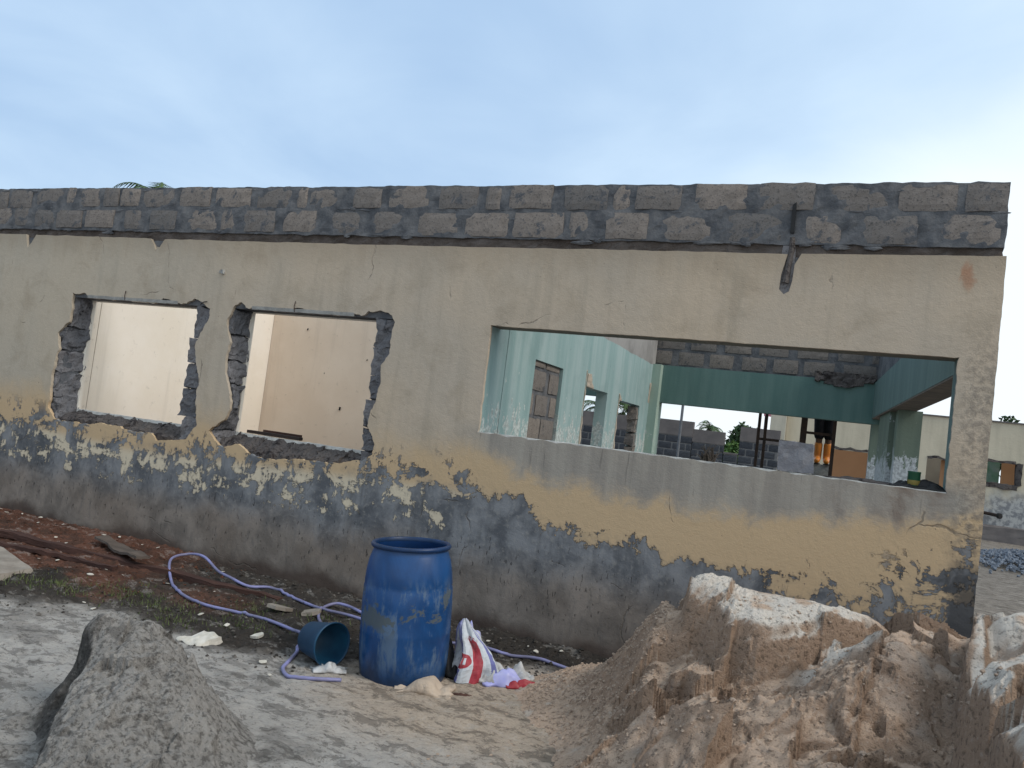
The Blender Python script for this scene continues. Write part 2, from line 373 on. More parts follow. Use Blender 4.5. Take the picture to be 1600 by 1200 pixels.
def mat_room(name, a, b):
    k = NT(name, .8, .2); P = k.pos(); n = k.noise(P, 1.1, 6, .6); st = k.noise(k.vmul(P, (5, 5, .4)), 1, 5, .65); f = k.noise(P, 13, 7, .7)
    c = k.MIX(k.ss(n, .35, .65), a, b)
    c = k.MIX(k.M('MULTIPLY', k.ss(st, .52, .72), .28), c, tuple(v*.62 for v in b))
    c = k.MIX(k.M('MULTIPLY', k.ss(f, .60, .68), .35), c, tuple(v*.55 for v in b))
    c = k.MIX(k.M('MULTIPLY', k.ss(k.sep(P)[2], 1.75, 1.2), .25), c, (.62, .55, .47))
    k.bump(k.M('ADD', f, n), .3, .006); return k.col(c)
MT['cream'] = mat_room('cream_paint', (.84, .78, .70), (.79, .72, .62))
MT['pink'] = mat_room('pinkish_cream_paint', (.77, .655, .54), (.71, .59, .475))
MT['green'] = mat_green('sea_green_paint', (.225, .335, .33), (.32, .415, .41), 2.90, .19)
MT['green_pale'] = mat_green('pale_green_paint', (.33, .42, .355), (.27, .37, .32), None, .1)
MT['green_dark'] = mat_green('far_beam_green', (.12, .195, .178), (.085, .155, .143))  # far and side beams use a darker green than the partition
MT['green_side'] = mat_green('side_beam_green', (.125, .185, .172), (.095, .15, .142))
MT['green_peel'] = mat_green('peeling_green_paint', (.16, .20, .155), (.12, .155, .125), None, .30, (.50, .53, .55))
MT['soffit'] = simple('soffit_render', (.12, .125, .105), (.17, .15, .125), 5, .95, .5)
MT['soffit_brown'] = simple('beam_underside', (.20, .165, .135), (.13, .115, .10), 5, .95, .6)
MT['whiteline'] = simple('lime_edge', (.55, .54, .51), (.38, .37, .35), 14, .9, .6)
MT['far_cream'] = mat_far('far_cream_wall', (.56, .50, .385), (.20, .205, .215), 1.05, 1.75, (.40, .40, .39))
MT['far_cream2'] = mat_far('far_cream_gable', (.52, .48, .39), (.3, .29, .28), .6, 1.2)
MT['orange'] = simple('orange_paint', (.50, .275, .15), (.46, .25, .135), 2, .8, .1)
MT['beige'] = simple('beige_paint', (.42, .36, .29), (.36, .31, .25), 2, .8, .1)
MT['mint'] = simple('mint_paint', (.10, .25, .16), (.25, .34, .33), 3, .8, .1)
MT['sand'] = mat_sand('sand')
MT['grey_sand'] = mat_sand('grey_sand', 1.0, .51, .59, .66, 40)
def mat_ground():
    k = NT('ground_earth', .97, .08); P = k.pos(); a = k.attr()
    n1 = k.noise(k.vmul(P, (1, 1.7, 1)), 4.5, 12, .76, .4); n2 = k.noise(k.vmul(P, (1, 1.5, 1)), 22, 8, .74, .3); n3 = k.noise(P, 80, 5, .7)
    c = k.MIX(k.M('MULTIPLY', k.ss(n1, .515, .56), .66), a, k.MIX(.75, a, (.04, .036, .032)))
    c = k.MIX(k.M('MULTIPLY', k.ss(n2, .55, .60), .62), c, k.MIX(.8, a, (.02, .018, .016)))  # pit shade put into the colour where the bump dips
    c = k.MIX(k.M('MULTIPLY', k.ss(n1, .46, .40), .45), c, k.MIX(.5, a, (.6, .57, .53)))
    c = k.MIX(k.M('MULTIPLY', k.ss(n3, .42, .7), .35), c, k.MIX(.5, a, (.03, .028, .025)))
    h = k.M('ADD', k.M('MULTIPLY', n1, .9), k.M('ADD', k.M('MULTIPLY', n2, -.55), k.M('MULTIPLY', n3, .22)))
    k.bump(h, 1.0, .045); return k.col(c)
MT['ground'] = mat_ground()
MT['barrel'] = mat_barrel()
MT['barrel_in'] = simple('blue_plastic_inside', (.006, .035, .13), (.004, .02, .06), 4, .5, .05)
MT['bucket'] = simple('teal_plastic', (.008, .055, .115), (.006, .036, .08), 6, .45, .06, spec=.4)
MT['bucket_in'] = simple('teal_plastic_inside', (.009, .062, .12), (.006, .036, .075), 6, .5, .06, spec=.35)
MT['hose'] = simple('lilac_hose', (.24, .245, .47), (.15, .145, .22), 5, .5, .15, spec=.4)
MT['sack'] = mat_sack()
MT['lilac'] = simple('lilac_plastic', (.30, .31, .66), (.42, .43, .62), 7, .4, .3, spec=.4)
MT['redp'] = simple('red_plastic', (.33, .025, .035), (.22, .02, .03), 9, .45, .3, spec=.4)
MT['whitep'] = simple('white_scrap', (.50, .50, .50), (.30, .30, .30), 12, .6, .5)
MT['blackp'] = simple('black_scrap', (.012, .012, .014), (.02, .02, .02), 9, .6, .5)
MT['wood'] = simple('rotten_wood', (.085, .042, .032), (.045, .024, .02), 7, .9, 1.0, .012, stretch=(.25, 1.6, 2))
MT['wood_grey'] = simple('grey_board', (.12, .095, .08), (.075, .06, .05), 7, .9, .9, .01, stretch=(.4, 1.6, 2))
MT['plaster_chip'] = simple('plaster_chip', (.60, .57, .51), (.45, .42, .36), 18, .9, .6)
MT['slab'] = simple('slab', (.29, .26, .225), (.19, .165, .14), 6, .95, .8, .012)
MT['leaf'] = simple('leaf', (.045, .10, .025), (.085, .15, .035), 3, .7, .1)
MT['leaf_dark'] = simple('leaf_dark', (.025, .05, .022), (.05, .085, .03), 2, .7, .1)
MT['grass'] = simple('grass_blades', (.055, .085, .025), (.10, .115, .045), 3, .8, .1)
MT['palm'] = simple('palm_frond', (.04, .075, .03), (.07, .11, .04), 2, .7, .1)
MT['bark'] = simple('bark', (.10, .08, .065), (.06, .05, .04), 8, .95, .8)
MT['iron'] = simple('dark_iron', (.022, .017, .015), (.045, .026, .019), 12, .7, .3)
MT['galv'] = simple('grey_pole', (.14, .15, .165), (.10, .105, .115), 6, .6, .1)
MT['gravel'] = None
MT['skin'] = simple('skin', (.10, .055, .035), (.09, .05, .03), 4, .6, .05)
MT['trousers'] = simple('black_cloth', (.008, .008, .011), (.014, .014, .018), 9, .9, .3)
MT['shirt'] = simple('dark_blue_cloth', (.02, .025, .05), (.03, .035, .06), 9, .9, .3)
MT['boot'] = simple('orange_rubber', (.62, .21, .022), (.50, .16, .02), 5, .4, .1, spec=.45)
MT['sole'] = simple('boot_sole', (.02, .016, .013), (.03, .022, .018), 5, .7, .1)
MT['tin'] = simple('green_tin', (.015, .11, .05), (.012, .07, .035), 5, .4, .1, spec=.4)
MT['tin_y'] = simple('yellow_print', (.22, .17, .04), (.14, .11, .03), 9, .5, .1)
MT['pinkroof'] = simple('pink_sheet', (.40, .16, .20), (.30, .13, .17), 3, .7, .1)
k = NT('gravel', .9, .2); k.col(k.MIX(k.noise(k.pos(), 7, 2), (.07, .085, .11), (.21, .235, .275))); MT['gravel'] = k.m

# ------------------------------------------------------------------ mesh helpers
def link(name, me, mat, parent=None):
    o = bpy.data.objects.new(name, me); COL.objects.link(o)
    if mat is not None and not me.materials: me.materials.append(mat)
    if parent is not None: o.parent = parent
    return o
def mesh(name, v, f, mat, parent=None, smooth=False):
    me = bpy.data.meshes.new(name); me.from_pydata([tuple(p) for p in v], [], f); me.update()
    if smooth: me.polygons.foreach_set('use_smooth', [True]*len(me.polygons))
    return link(name, me, mat, parent)
def tag(o, label=None, cat=None, group=None, kind=None):
    for a, b in (('label', label), ('category', cat), ('group', group), ('kind', kind)):
        if b: o[a] = b
    return o
def empty(name, loc=(0, 0, 0), rz=0):
    o = bpy.data.objects.new(name, None); COL.objects.link(o); o.location = loc; o.rotation_euler = (0, 0, rz); o.empty_display_size = .2
    return o
class MB:
    def __init__(s): s.v = []; s.f = []
    def box(s, x0, x1, y0, y1, z0, z1):
        b = len(s.v)
        s.v += [(x0, y0, z0), (x1, y0, z0), (x1, y1, z0), (x0, y1, z0), (x0, y0, z1), (x1, y0, z1), (x1, y1, z1), (x0, y1, z1)]
        s.f += [tuple(b+i for i in q) for q in ((0, 3, 2, 1), (4, 5, 6, 7), (0, 1, 5, 4), (1, 2, 6, 5), (2, 3, 7, 6), (3, 0, 4, 7))]
        return s
    def prism(s, plan, z0, z1):
        b = len(s.v); n = len(plan)
        s.v += [(x, y, z0) for x, y in plan]+[(x, y, z1) for x, y in plan]
        s.f.append(tuple(b+i for i in reversed(range(n)))); s.f.append(tuple(b+n+i for i in range(n)))
        for i in range(n): j = (i+1) % n; s.f.append((b+i, b+j, b+n+j, b+n+i))
        return s
    def tube(s, pts, rad, seg=8, cap=True):
        P = [Vector(p) for p in pts]; b = len(s.v); n = len(P)
        R = rad if isinstance(rad, (list, tuple)) else [rad]*n
        prev = None
        for i, p in enumerate(P):
            t = (P[min(i+1, n-1)]-P[max(i-1, 0)]).normalized()
            if prev is None: a = t.orthogonal().normalized()
            else:
                a = prev-t*prev.dot(t)
                a = a.normalized() if a.length > 1e-6 else t.orthogonal().normalized()
            prev = a; c = t.cross(a)
            for k in range(seg):
                q = 2*math.pi*k/seg; s.v.append(tuple(p+(a*math.cos(q)+c*math.sin(q))*R[i]))
        for i in range(n-1):
            for k in range(seg):
                k2 = (k+1) % seg; s.f.append((b+i*seg+k, b+i*seg+k2, b+(i+1)*seg+k2, b+(i+1)*seg+k))
        if cap:
            s.f.append(tuple(b+k for k in reversed(range(seg)))); s.f.append(tuple(b+(n-1)*seg+k for k in range(seg)))
        return s
    def build(s, name, mat, parent=None, smooth=False): return mesh(name, s.v, s.f, mat, parent, smooth)

def gridwall(name, x0, x1, z0, z1, holes, y0, y1, mat, parent=None):
    xs = sorted({x0, x1, *[h[0] for h in holes], *[h[1] for h in holes]}); zs = sorted({z0, z1, *[h[2] for h in holes], *[h[3] for h in holes]})
    xs = [x for x in xs if x0 <= x <= x1]; zs = [z for z in zs if z0 <= z <= z1]
    nx, nz = len(xs)-1, len(zs)-1
    def solid(i, j):
        if not (0 <= i < nx and 0 <= j < nz): return False
        cx, cz = (xs[i]+xs[i+1])/2, (zs[j]+zs[j+1])/2
        return not any(h[0] < cx < h[1] and h[2] < cz < h[3] for h in holes)
    v = []; f = []
    def q(*p): b = len(v); v.extend(p); f.append((b, b+1, b+2, b+3))
    for i in range(nx):
        for j in range(nz):
            if not solid(i, j): continue
            a, b, c, d = xs[i], xs[i+1], zs[j], zs[j+1]
            q((a, y0, c), (b, y0, c), (b, y0, d), (a, y0, d)); q((b, y1, c), (a, y1, c), (a, y1, d), (b, y1, d))
            if not solid(i-1, j): q((a, y1, c), (a, y0, c), (a, y0, d), (a, y1, d))
            if not solid(i+1, j): q((b, y0, c), (b, y1, c), (b, y1, d), (b, y0, d))
            if not solid(i, j-1): q((a, y1, c), (b, y1, c), (b, y0, c), (a, y0, c))
            if not solid(i, j+1): q((a, y0, d), (b, y0, d), (b, y1, d), (a, y1, d))
    return mesh(name, v, f, mat, parent)

def rough_hexa(name, c8, div, amp, mat, parent, freq=9., seed=0):
    """c8: 8 corners, bottom ring then top ring (x0y0, x1y0, x1y1, x0y1). Surface grid pushed about by noise."""
    c = np.array(c8, float); dx_, dy_, dz_ = div
    idx = {}; v = []; f = []
    def pt(i, j, k):
        key = (i, j, k)
        if key in idx: return idx[key]
        u, w, t = i/dx_, j/dy_, k/dz_
        b = (c[0]*(1-u)+c[1]*u)*(1-w)+(c[3]*(1-u)+c[2]*u)*w
        tp = (c[4]*(1-u)+c[5]*u)*(1-w)+(c[7]*(1-u)+c[6]*u)*w
        idx[key] = len(v); v.append(b*(1-t)+tp*t); return idx[key]
    for i in range(dx_):
        for k in range(dz_):
            f.append((pt(i, 0, k), pt(i+1, 0, k), pt(i+1, 0, k+1), pt(i, 0, k+1))); f.append((pt(i+1, dy_, k), pt(i, dy_, k), pt(i, dy_, k+1), pt(i+1, dy_, k+1)))
    for j in range(dy_):
        for k in range(dz_):
            f.append((pt(0, j+1, k), pt(0, j, k), pt(0, j, k+1), pt(0, j+1, k+1))); f.append((pt(dx_, j, k), pt(dx_, j+1, k), pt(dx_, j+1, k+1), pt(dx_, j, k+1)))
    for i in range(dx_):
        for j in range(dy_):
            f.append((pt(i, j+1, 0), pt(i+1, j+1, 0), pt(i+1, j, 0), pt(i, j, 0))); f.append((pt(i, j, dz_), pt(i+1, j, dz_), pt(i+1, j+1, dz_), pt(i, j+1, dz_)))
    V = np.array(v)
    for a in range(3):
        V[:, a] += amp*fbm(V[:, 0]*freq+seed*3.1, V[:, 1]*freq+a*7.7, V[:, 2]*freq, seed+a*11, 3, .6)
    return mesh(name, V, f, mat, parent)

# unit block meshes shared between all blocks: x 0..1, y 0 (face)..1, z 0..1
BLK = []
for s_ in range(10):
    nx, nz = 5, 4; rg = random.Random(s_+40); v = []; f = []
    for j in range(nz+1):
        for i in range(nx+1):
            ex = i in (0, nx); ez = j in (0, nz)
            x = i/nx; z = j/nz
            x += rg.uniform(-.02, .02)*(1 if not ex else 0) + (rg.uniform(0, .03) if i == 0 else -rg.uniform(0, .03) if i == nx else 0)
            z += rg.uniform(-.03, .03)*(1 if not ez else 0) + (rg.uniform(0, .045) if j == 0 else -rg.uniform(0, .045) if j == nz else 0)
            y = rg.uniform(-.012, .012) + (.035 if (ex or ez) else 0) + (.03 if ex and ez else 0)
            v.append((x, y, z))
    for j in range(nz):
        for i in range(nx):
            a = j*(nx+1)+i; f.append((a, a+1, a+nx+2, a+nx+1))
    ring = [i for i in range(nx+1)]+[(nx+1)*j+nx for j in range(1, nz+1)]+[(nx+1)*nz+i for i in range(nx-1, -1, -1)]+[(nx+1)*j for j in range(nz-1, 0, -1)]
    b = len(v); v += [(v[q][0], 1.0, v[q][2]) for q in ring]
    n = len(ring)
    for i in range(n): j = (i+1) % n; f.append((ring[j], ring[i], b+i, b+j))
    f.append(tuple(b+i for i in reversed(range(n))))
    me = bpy.data.meshes.new('block'); me.from_pydata(v, [], f); me.update(); BLK.append(me)
BLKM = {}
def blk(mat, parent, loc, size, rz=0.0, rx=0.0):
    key = (mat, random.randrange(len(BLK)))
    if key not in BLKM:
        me = BLK[key[1]].copy(); me.materials.clear(); me.materials.append(MT[mat]); BLKM[key] = me
    o = bpy.data.objects.new('block', BLKM[key]); COL.objects.link(o); o.parent = parent
    o.location = loc; o.scale = size; o.rotation_euler = (rx, 0, rz); return o

def curve_plate(name, outer, holes, y0, y1, mat, parent):
    """flat plate in the xz plane with ragged holes, from y0 to y1"""
    cu = bpy.data.curves.new(name, 'CURVE'); cu.dimensions = '2D'; cu.fill_mode = 'BOTH'; cu.extrude = (y1-y0)/2
    for poly in [outer]+holes:
        sp = cu.splines.new('POLY'); sp.points.add(len(poly)-1); sp.use_cyclic_u = True
        for p, (x, z) in zip(sp.points, poly): p.co = (x, z, 0, 1)
    o = bpy.data.objects.new(name, cu); COL.objects.link(o)
    bpy.context.view_layer.update()
    me = bpy.data.meshes.new_from_object(o.evaluated_get(bpy.context.evaluated_depsgraph_get()))
    bpy.data.objects.remove(o); bpy.data.curves.remove(cu)
    me.transform(Matrix(((1, 0, 0, 0), (0, 0, -1, (y0+y1)/2), (0, 1, 0, 0), (0, 0, 0, 1))))
    me.materials.clear(); me.name = name
    return link(name, me, mat, parent)
def ragged(poly, step=.035, amp=.008, seed=1):
    out = []; n = len(poly)
    for i in range(n):
        a = np.array(poly[i]); b = np.array(poly[(i+1) % n]); L = np.linalg.norm(b-a); m = max(1, int(L/step))
        nn = np.array([-(b-a)[1], (b-a)[0]])/(L+1e-9)
        for k in range(m):
            p = a+(b-a)*k/m
            d = amp*float(fbm(np.array([p[0]*14.]), np.array([p[1]*14.]), None, seed, 3, .7)[0])*1.6
            out.append((float(p[0]+nn[0]*d), float(p[1]+nn[1]*d)))
    return out

# ------------------------------------------------------------------ ground
def gz(x, y):
    x = np.asarray(x, float); y = np.asarray(y, float)
    h = .018*fbm(x*1.1, y*1.1, None, 3, 4) + .010*fbm(x*6, y*6, None, 5, 3)
    bank = sst(x, -4.9, -6.2)*sst(y, -1.3, -.2)*.085
    h = h+bank + .035*sst(y, -.45, -.1)*sst(x, -1.0, -2.2)*(1-sst(x, -4.2, -5.2))
    h = h-.03*sst(np.hypot(x+2.4, y+1.0), .0, .01)*0
    return h*(1-sst(y, 30, 60))
def axis(lo, hi, step, far0, far1):
    a = list(np.arange(lo, hi+1e-6, step)); s = step; x = hi
    while x < far1: s *= 1.28; x += s; a.append(x)
    s = step; x = lo
    while x > far0: s *= 1.28; x -= s; a.insert(0, x)
    return np.array(a)
gx = axis(-8.6, 1.4, .019, -600, 600); gy = axis(-4.2, .1, .019, -400, 900)
X, Y = np.meshgrid(gx, gy); Z = gz(X, Y)
near = sst(Y, 3, .5)*sst(Y, -7, -5)
lump = np.abs(fbm(X*5, Y*5, None, 21, 4, .55))
# colour of the earth
sand = np.array((.45, .425, .395)); soil = np.array((.062, .054, .048)); red = np.array((.125, .062, .044)); beige = np.array((.50, .41, .325)); farc = np.array((.24, .21, .18)); wet = np.array((.10, .09, .08))
ex = np.array([-12, -5.35, -4.82, -4.33, -3.57, -3.02, -2.54, -2.16, -1.75, -1.2, 3]); ey = np.array([-2.3, -2.04, -1.79, -1.72, -1.78, -1.62, -1.25, -.85, -.62, -.45, -.3])
edge = np.interp(X, ex, ey)+.22*fbm(X*1.7, Y*1.7, None, 31, 5, .6)
fs = sst(Y-edge, -.10, .16)
nz1 = fbm(X*2.2, Y*3.4, None, 41, 6, .62); nz2 = fbm(X*.9, Y*1.3, None, 47, 5, .6)
c = sand[None, None]*(1+.22*nz2[..., None])
fdark = sst(nz1+.25*nz2, .16, .34)*sst(Y, -.4, -1.3)
c = c*(1-.4*fdark[..., None])+wet*(.4*fdark[..., None])
fb = sst(np.hypot((X+1.75)*.8, Y+1.5)+.2*nz2, 1.15, .45)
c = c*(1-fb[..., None])+beige*fb[..., None]*(1+.1*nz1[..., None])
so_ = soil*(1+.5*nz1[..., None]); c = c*(1-fs[..., None])+so_*fs[..., None]
fr_ = sst(X+.5*fbm(X*1.3, Y*1.3, None, 53, 4), -4.9, -5.7)*sst(Y+.5*nz1, -1.55, -1.15)
fr_ = np.maximum(fr_, sst(np.hypot((X+4.55)*.8, (Y+.95)*1.2)+.25*nz1, .45, .15)*.8)
c = c*(1-fr_[..., None])+red*(1+.55*nz1[..., None])*fr_[..., None]
ff = sst(Y, 2, 6); c = c*(1-ff[..., None])+farc*(1+.25*nz2[..., None])*ff[..., None]
Z = Z + near*(.012*fbm(X*22, Y*22, None, 63, 3, .7)*(.6+.8*fs)+.032*lump*(.55+fs*.9) + .05*(fs*(1-fr_))*np.maximum(fbm(X*2.6, Y*2.6, None, 61, 4), 0))
v = np.stack([X, Y, Z], -1).reshape(-1, 3); ny_, nx_ = X.shape
ii = np.arange(ny_*nx_).reshape(ny_, nx_)
f = np.stack([ii[:-1, :-1], ii[:-1, 1:], ii[1:, 1:], ii[1:, :-1]], -1).reshape(-1, 4)
def fastmesh(name, v, f, mat, col=None, parent=None, smooth=True):
    me = bpy.data.meshes.new(name); me.vertices.add(len(v)); me.vertices.foreach_set('co', np.ascontiguousarray(v, dtype=np.float32).ravel())
    me.loops.add(f.size); me.polygons.add(len(f)); me.loops.foreach_set('vertex_index', f.ravel().astype(np.int32))
    k_ = f.shape[1]; me.polygons.foreach_set('loop_start', np.arange(0, f.size, k_, dtype=np.int32))
    me.update(calc_edges=True); me.validate()
    me.polygons.foreach_set('use_smooth', [smooth]*len(me.polygons))
    if col is not None:
        a = me.color_attributes.new('Col', 'FLOAT_COLOR', 'POINT')
        a.data.foreach_set('color', np.concatenate([np.clip(col, 0, 1), np.ones((len(col), 1))], 1).astype(np.float32).ravel())
    return link(name, me, mat, parent)
tag(fastmesh('ground', v, f, MT['ground'], c.reshape(-1, 3), None, False), kind='structure')
GZ_X, GZ_Y, GZ_Z = gx, gy, Z
def gnd(x, y):
    i = min(max(int(np.searchsorted(gx, x))-1, 0), len(gx)-2); j = min(max(int(np.searchsorted(gy, y))-1, 0), len(gy)-2)
    return float(max(Z[j, i], Z[j+1, i], Z[j, i+1], Z[j+1, i+1]))

# ------------------------------------------------------------------ the ruined building
B = empty('ruined_building')
tag(B, 'roofless cream building with broken windows, long sill opening and green rooms inside', 'building')
OX0, OX1, OZ0, OZ1 = -2.75, .69, 1.60, 2.505          # long opening
XL, XR = -10.6, .905
fwall = gridwall('front_wall', XL+.01, XR-.012, -.3, 3.155, [(-8.12, -3.62, 1.02, 2.50), (OX0-.02, OX1+.012, OZ0-.012, OZ1+.012)], .027, .205, MT['mortar'], B)
rough_hexa('mortar_bed', [(XL+.01, .018, 3.25), (XR-.012, .018, 3.25), (XR-.012, .2, 3.25), (XL+.01, .2, 3.25), (XL+.01, .018, 3.735), (XR-.012, .018, 3.697), (XR-.012, .2, 3.698), (XL+.01, .2, 3.735)], (300, 2, 14), .015, MT['mortar'], fwall, 9, 44)
mb = MB().box(-5.80, -5.70, .06, .2, 1.02, 2.5); mb.build('pier_core', MT['mortar'], fwall)
inner = gridwall('inner_plaster', XL+.02, XR-.02, -.3, 3.2, [(-7.76, -6.03, 1.275, 2.49), (-5.475, -3.87, 1.285, 2.49), (OX0-.04, OX1+.006, OZ0-.006, OZ1+.006)], .200, .235, MT['cream'], fwall)

W1 = [(-7.846, 2.536), (-7.661, 2.545), (-7.583, 2.503), (-7.176, 2.500), (-7.078, 2.532), (-7.0, 2.499), (-6.587, 2.497), (-6.498, 2.545), (-6.379, 2.532), (-6.318, 2.504), (-6.168, 2.511), (-6.065, 2.569), (-5.954, 2.525), (-5.847, 2.475), (-5.851, 2.369), (-5.937, 2.195), (-5.972, 2.136), (-5.939, 1.914), (-5.861, 1.795), (-5.854, 1.713), (-5.87, 1.558), (-5.806, 1.316), (-5.922, 1.157), (-6.212, 1.108), (-6.306, 1.103), (-6.395, 1.164), (-6.647, 1.148), (-6.895, 1.177), (-7.164, 1.183), (-7.322, 1.136), (-7.518, 1.151), (-7.731, 1.127), (-7.848, 1.152), (-7.961, 1.254), (-7.987, 1.667), (-7.943, 1.918), (-7.984, 2.101), (-7.833, 2.227)]
W2 = [(-5.618, 2.384), (-5.543, 2.512), (-5.462, 2.555), (-5.395, 2.503), (-4.899, 2.500), (-4.872, 2.536), (-4.719, 2.542), (-4.622, 2.499), (-4.236, 2.497), (-4.14, 2.53), (-4.05, 2.500), (-3.976, 2.554), (-3.848, 2.575), (-3.763, 2.552), (-3.699, 2.472), (-3.707, 2.193), (-3.77, 2.077), (-3.753, 1.912), (-3.783, 1.743), (-3.828, 1.614), (-3.831, 1.53), (-3.741, 1.39), (-3.735, 1.281), (-3.847, 1.218), (-4.155, 1.156), (-4.534, 1.141), (-4.94, 1.081), (-5.095, 1.112), (-5.253, 1.196), (-5.445, 1.134), (-5.553, 1.181), (-5.646, 1.277), (-5.456, 1.405), (-5.409, 1.516), (-5.466, 1.722), (-5.537, 1.837), (-5.567, 2.003), (-5.527, 2.159), (-5.592, 2.293)]
top = [(XR, 3.195), (.7, 3.19), (.3, 3.185), (-.36, 3.18), (-.40, 3.10), (-.405, 2.98), (-.42, 2.90), (-.455, 2.875), (-.49, 2.91), (-.485, 3.02), (-.455, 3.17), (-1.2, 3.175), (-2.6, 3.168), (-4.2, 3.166), (-5.3, 3.165), (-6.60, 3.170), (-6.66, 3.08), (-6.69, 3.09), (-6.705, 3.03), (-6.735, 3.10), (-6.80, 3.172), (-7.6, 3.178), (-8.60, 3.183), (-8.66, 3.09), (-8.72, 3.03), (-8.77, 3.185), (XL, 3.187)]
outer = [(XL, -.3), (XR, -.3)]+ragged([(XR, .0), (XR, 1.0), (XR, 2.0), (XR, 3.19)], .05, .006, 9)[:-60][:60]+ragged(top+[(XL, 3.187)], .04, .005, 5)[:-1]
def clean(poly):
    o = []
    for p in poly:
        if not o or (abs(p[0]-o[-1][0])+abs(p[1]-o[-1][1])) > .004: o.append(p)
    return o
edge_r = [(XR+.007*float(fbm(np.array([z*7]), np.array([2.]), None, 6, 4, .7)[0]), float(z)) for z in np.arange(0, 3.15, .03)]
topr = []
for i in range(len(top)-1):
    a, b2 = np.array(top[i]), np.array(top[i+1]); m = max(1, int(np.linalg.norm(b2-a)/.05))
    for q in range(m):
        p = a+(b2-a)*q/m; topr.append((float(p[0]), float(p[1]+.006*fbm(np.array([p[0]*8]), np.array([0.]), None, 4, 3)[0])))
topr.append(top[-1])
outer = clean([(XL, -.3), (XR, -.3)]+edge_r+topr)
O3 = [(OX0, OZ0)]+[(x, OZ0+.006*math.sin(x*31)+.004*math.sin(x*77)) for x in np.arange(OX0+.1, OX1-.05, .06)]+[(OX1, OZ0)]+[(OX1-.006+.009*float(fbm(np.array([z*11.]), np.array([3.]), None, 15, 4, .7)[0]), float(z)) for z in np.arange(OZ0+.03, OZ1-.02, .025)]+[(OX1, OZ1)]+[(float(x), OZ1-.004+.007*float(fbm(np.array([x*7.]), np.array([5.]), None, 16, 4, .7)[0])) for x in np.arange(OX1-.03, OX0+.02, -.03)]+[(OX0, OZ1)]+[(OX0+.006+.009*float(fbm(np.array([z*11.]), np.array([8.]), None, 17, 4, .7)[0]), float(z)) for z in np.arange(OZ1-.03, OZ0+.02, -.025)]
plaster = curve_plate('plaster', outer, [ragged(W1, .018, .013, 2), ragged(W2, .018, .013, 3), O3], 0.0, .032, MT['facade'], fwall)

# top courses, block by block
row1 = [(-10.5, -10.1), (-10.02, -9.62), (-9.55, -9.21), (-9.17, -8.79), (-8.72, -8.27), (-8.21, -8.07), (-7.98, -7.67), (-7.61, -7.38), (-7.35, -7.06), (-7.02, -6.57), (-6.49, -6.07), (-6.0, -5.54), (-5.46, -5.01), (-4.97, -4.85), (-4.82, -4.43), (-4.32, -4.01), (-3.93, -3.51), (-3.41, -3.03), (-2.95, -2.81), (-2.73, -2.34), (-2.24, -1.86), (-1.82, -1.68), (-1.64, -1.27), (-1.17, -.78), (-.7, -.31), (-.21, .18), (.23, .6), (.64, .89)]
row2 = [(-10.4, -10.0), (-9.93, -9.5), (-9.42, -9.1), (-9.06, -8.81), (-8.69, -8.36), (-8.32, -7.91), (-7.86, -7.41), (-7.25, -7.01), (-6.87, -6.5), (-6.34, -5.94), (-5.89, -5.7), (-5.59, -5.2), (-5.1, -4.71), (-4.57, -4.22), (-4.12, -3.71), (-3.59, -3.19), (-3.12, -2.71), (-2.67, -2.21), (-2.17, -2.0), (-1.86, -1.51), (-1.41, -1.02), (-.91, -.51), (-.36, -.11), (.02, .38), (.5, .87)]
for rw, (za, zb_) in ((row1, (3.497, 3.70)), (row2, (3.262, 3.472))):
    for a, b2 in rw:
        lift = .035*max(0, (-a-2)/8)*(1 if rw is row1 else .7)
        if a < -8.75 and rw is row1: lift -= .03
        blk('block', fwall, (a, (.008+random.uniform(-.005, .006)), za+lift+random.uniform(-.008, .008)), (b2-a, .19, zb_-za+random.uniform(-.012, .014)))
# mortar lumps smeared between and over the courses
lm_v = []; lm_f = []
for i in range(90):
    x = random.uniform(-10, .85); z = random.choice([3.49, 3.49, 3.26, 3.69, 3.25, random.uniform(3.26, 3.68)])+random.uniform(-.02, .02)
    if z > 3.66: z = 3.675+.03*max(0, (-x-2)/8)
    s = (random.uniform(.03, .11), random.uniform(.008, .013), random.uniform(.010, .022))
    b = len(lm_v)
    for u in range(5):
        for w in range(8):
            th = math.pi*(u+.5)/5; ph = 2*math.pi*w/8; j = random.uniform(.6, 1.25)
            lm_v.append((x+s[0]*math.cos(th)*j, .024+s[1]*math.sin(th)*math.cos(ph)*j, z+s[2]*math.sin(th)*math.sin(ph)*j))
    for u in range(4):
        for w in range(8): w2 = (w+1) % 8; lm_f.append((b+u*8+w, b+u*8+w2, b+(u+1)*8+w2, b+(u+1)*8+w))
    lm_f.append(tuple(b+w for w in reversed(range(8)))); lm_f.append(tuple(b+32+w for w in range(8)))
tag(mesh('mortar_lumps', lm_v, lm_f, MT['mortar'], fwall), kind='stuff')
for i, (x, x1) in enumerate(((XL+.02, -6.6), (-6.62, -2.4), (-2.42, XR-.015))):
    rough_hexa('wall_plate', [(x, .040, 3.15), (x1, .040, 3.15), (x1, .15, 3.15), (x, .15, 3.15), (x, .040, 3.268), (x1, .040, 3.268), (x1, .15, 3.268), (x, .15, 3.268)], (90, 1, 4), .022, MT['plate'], fwall, 14, 50)
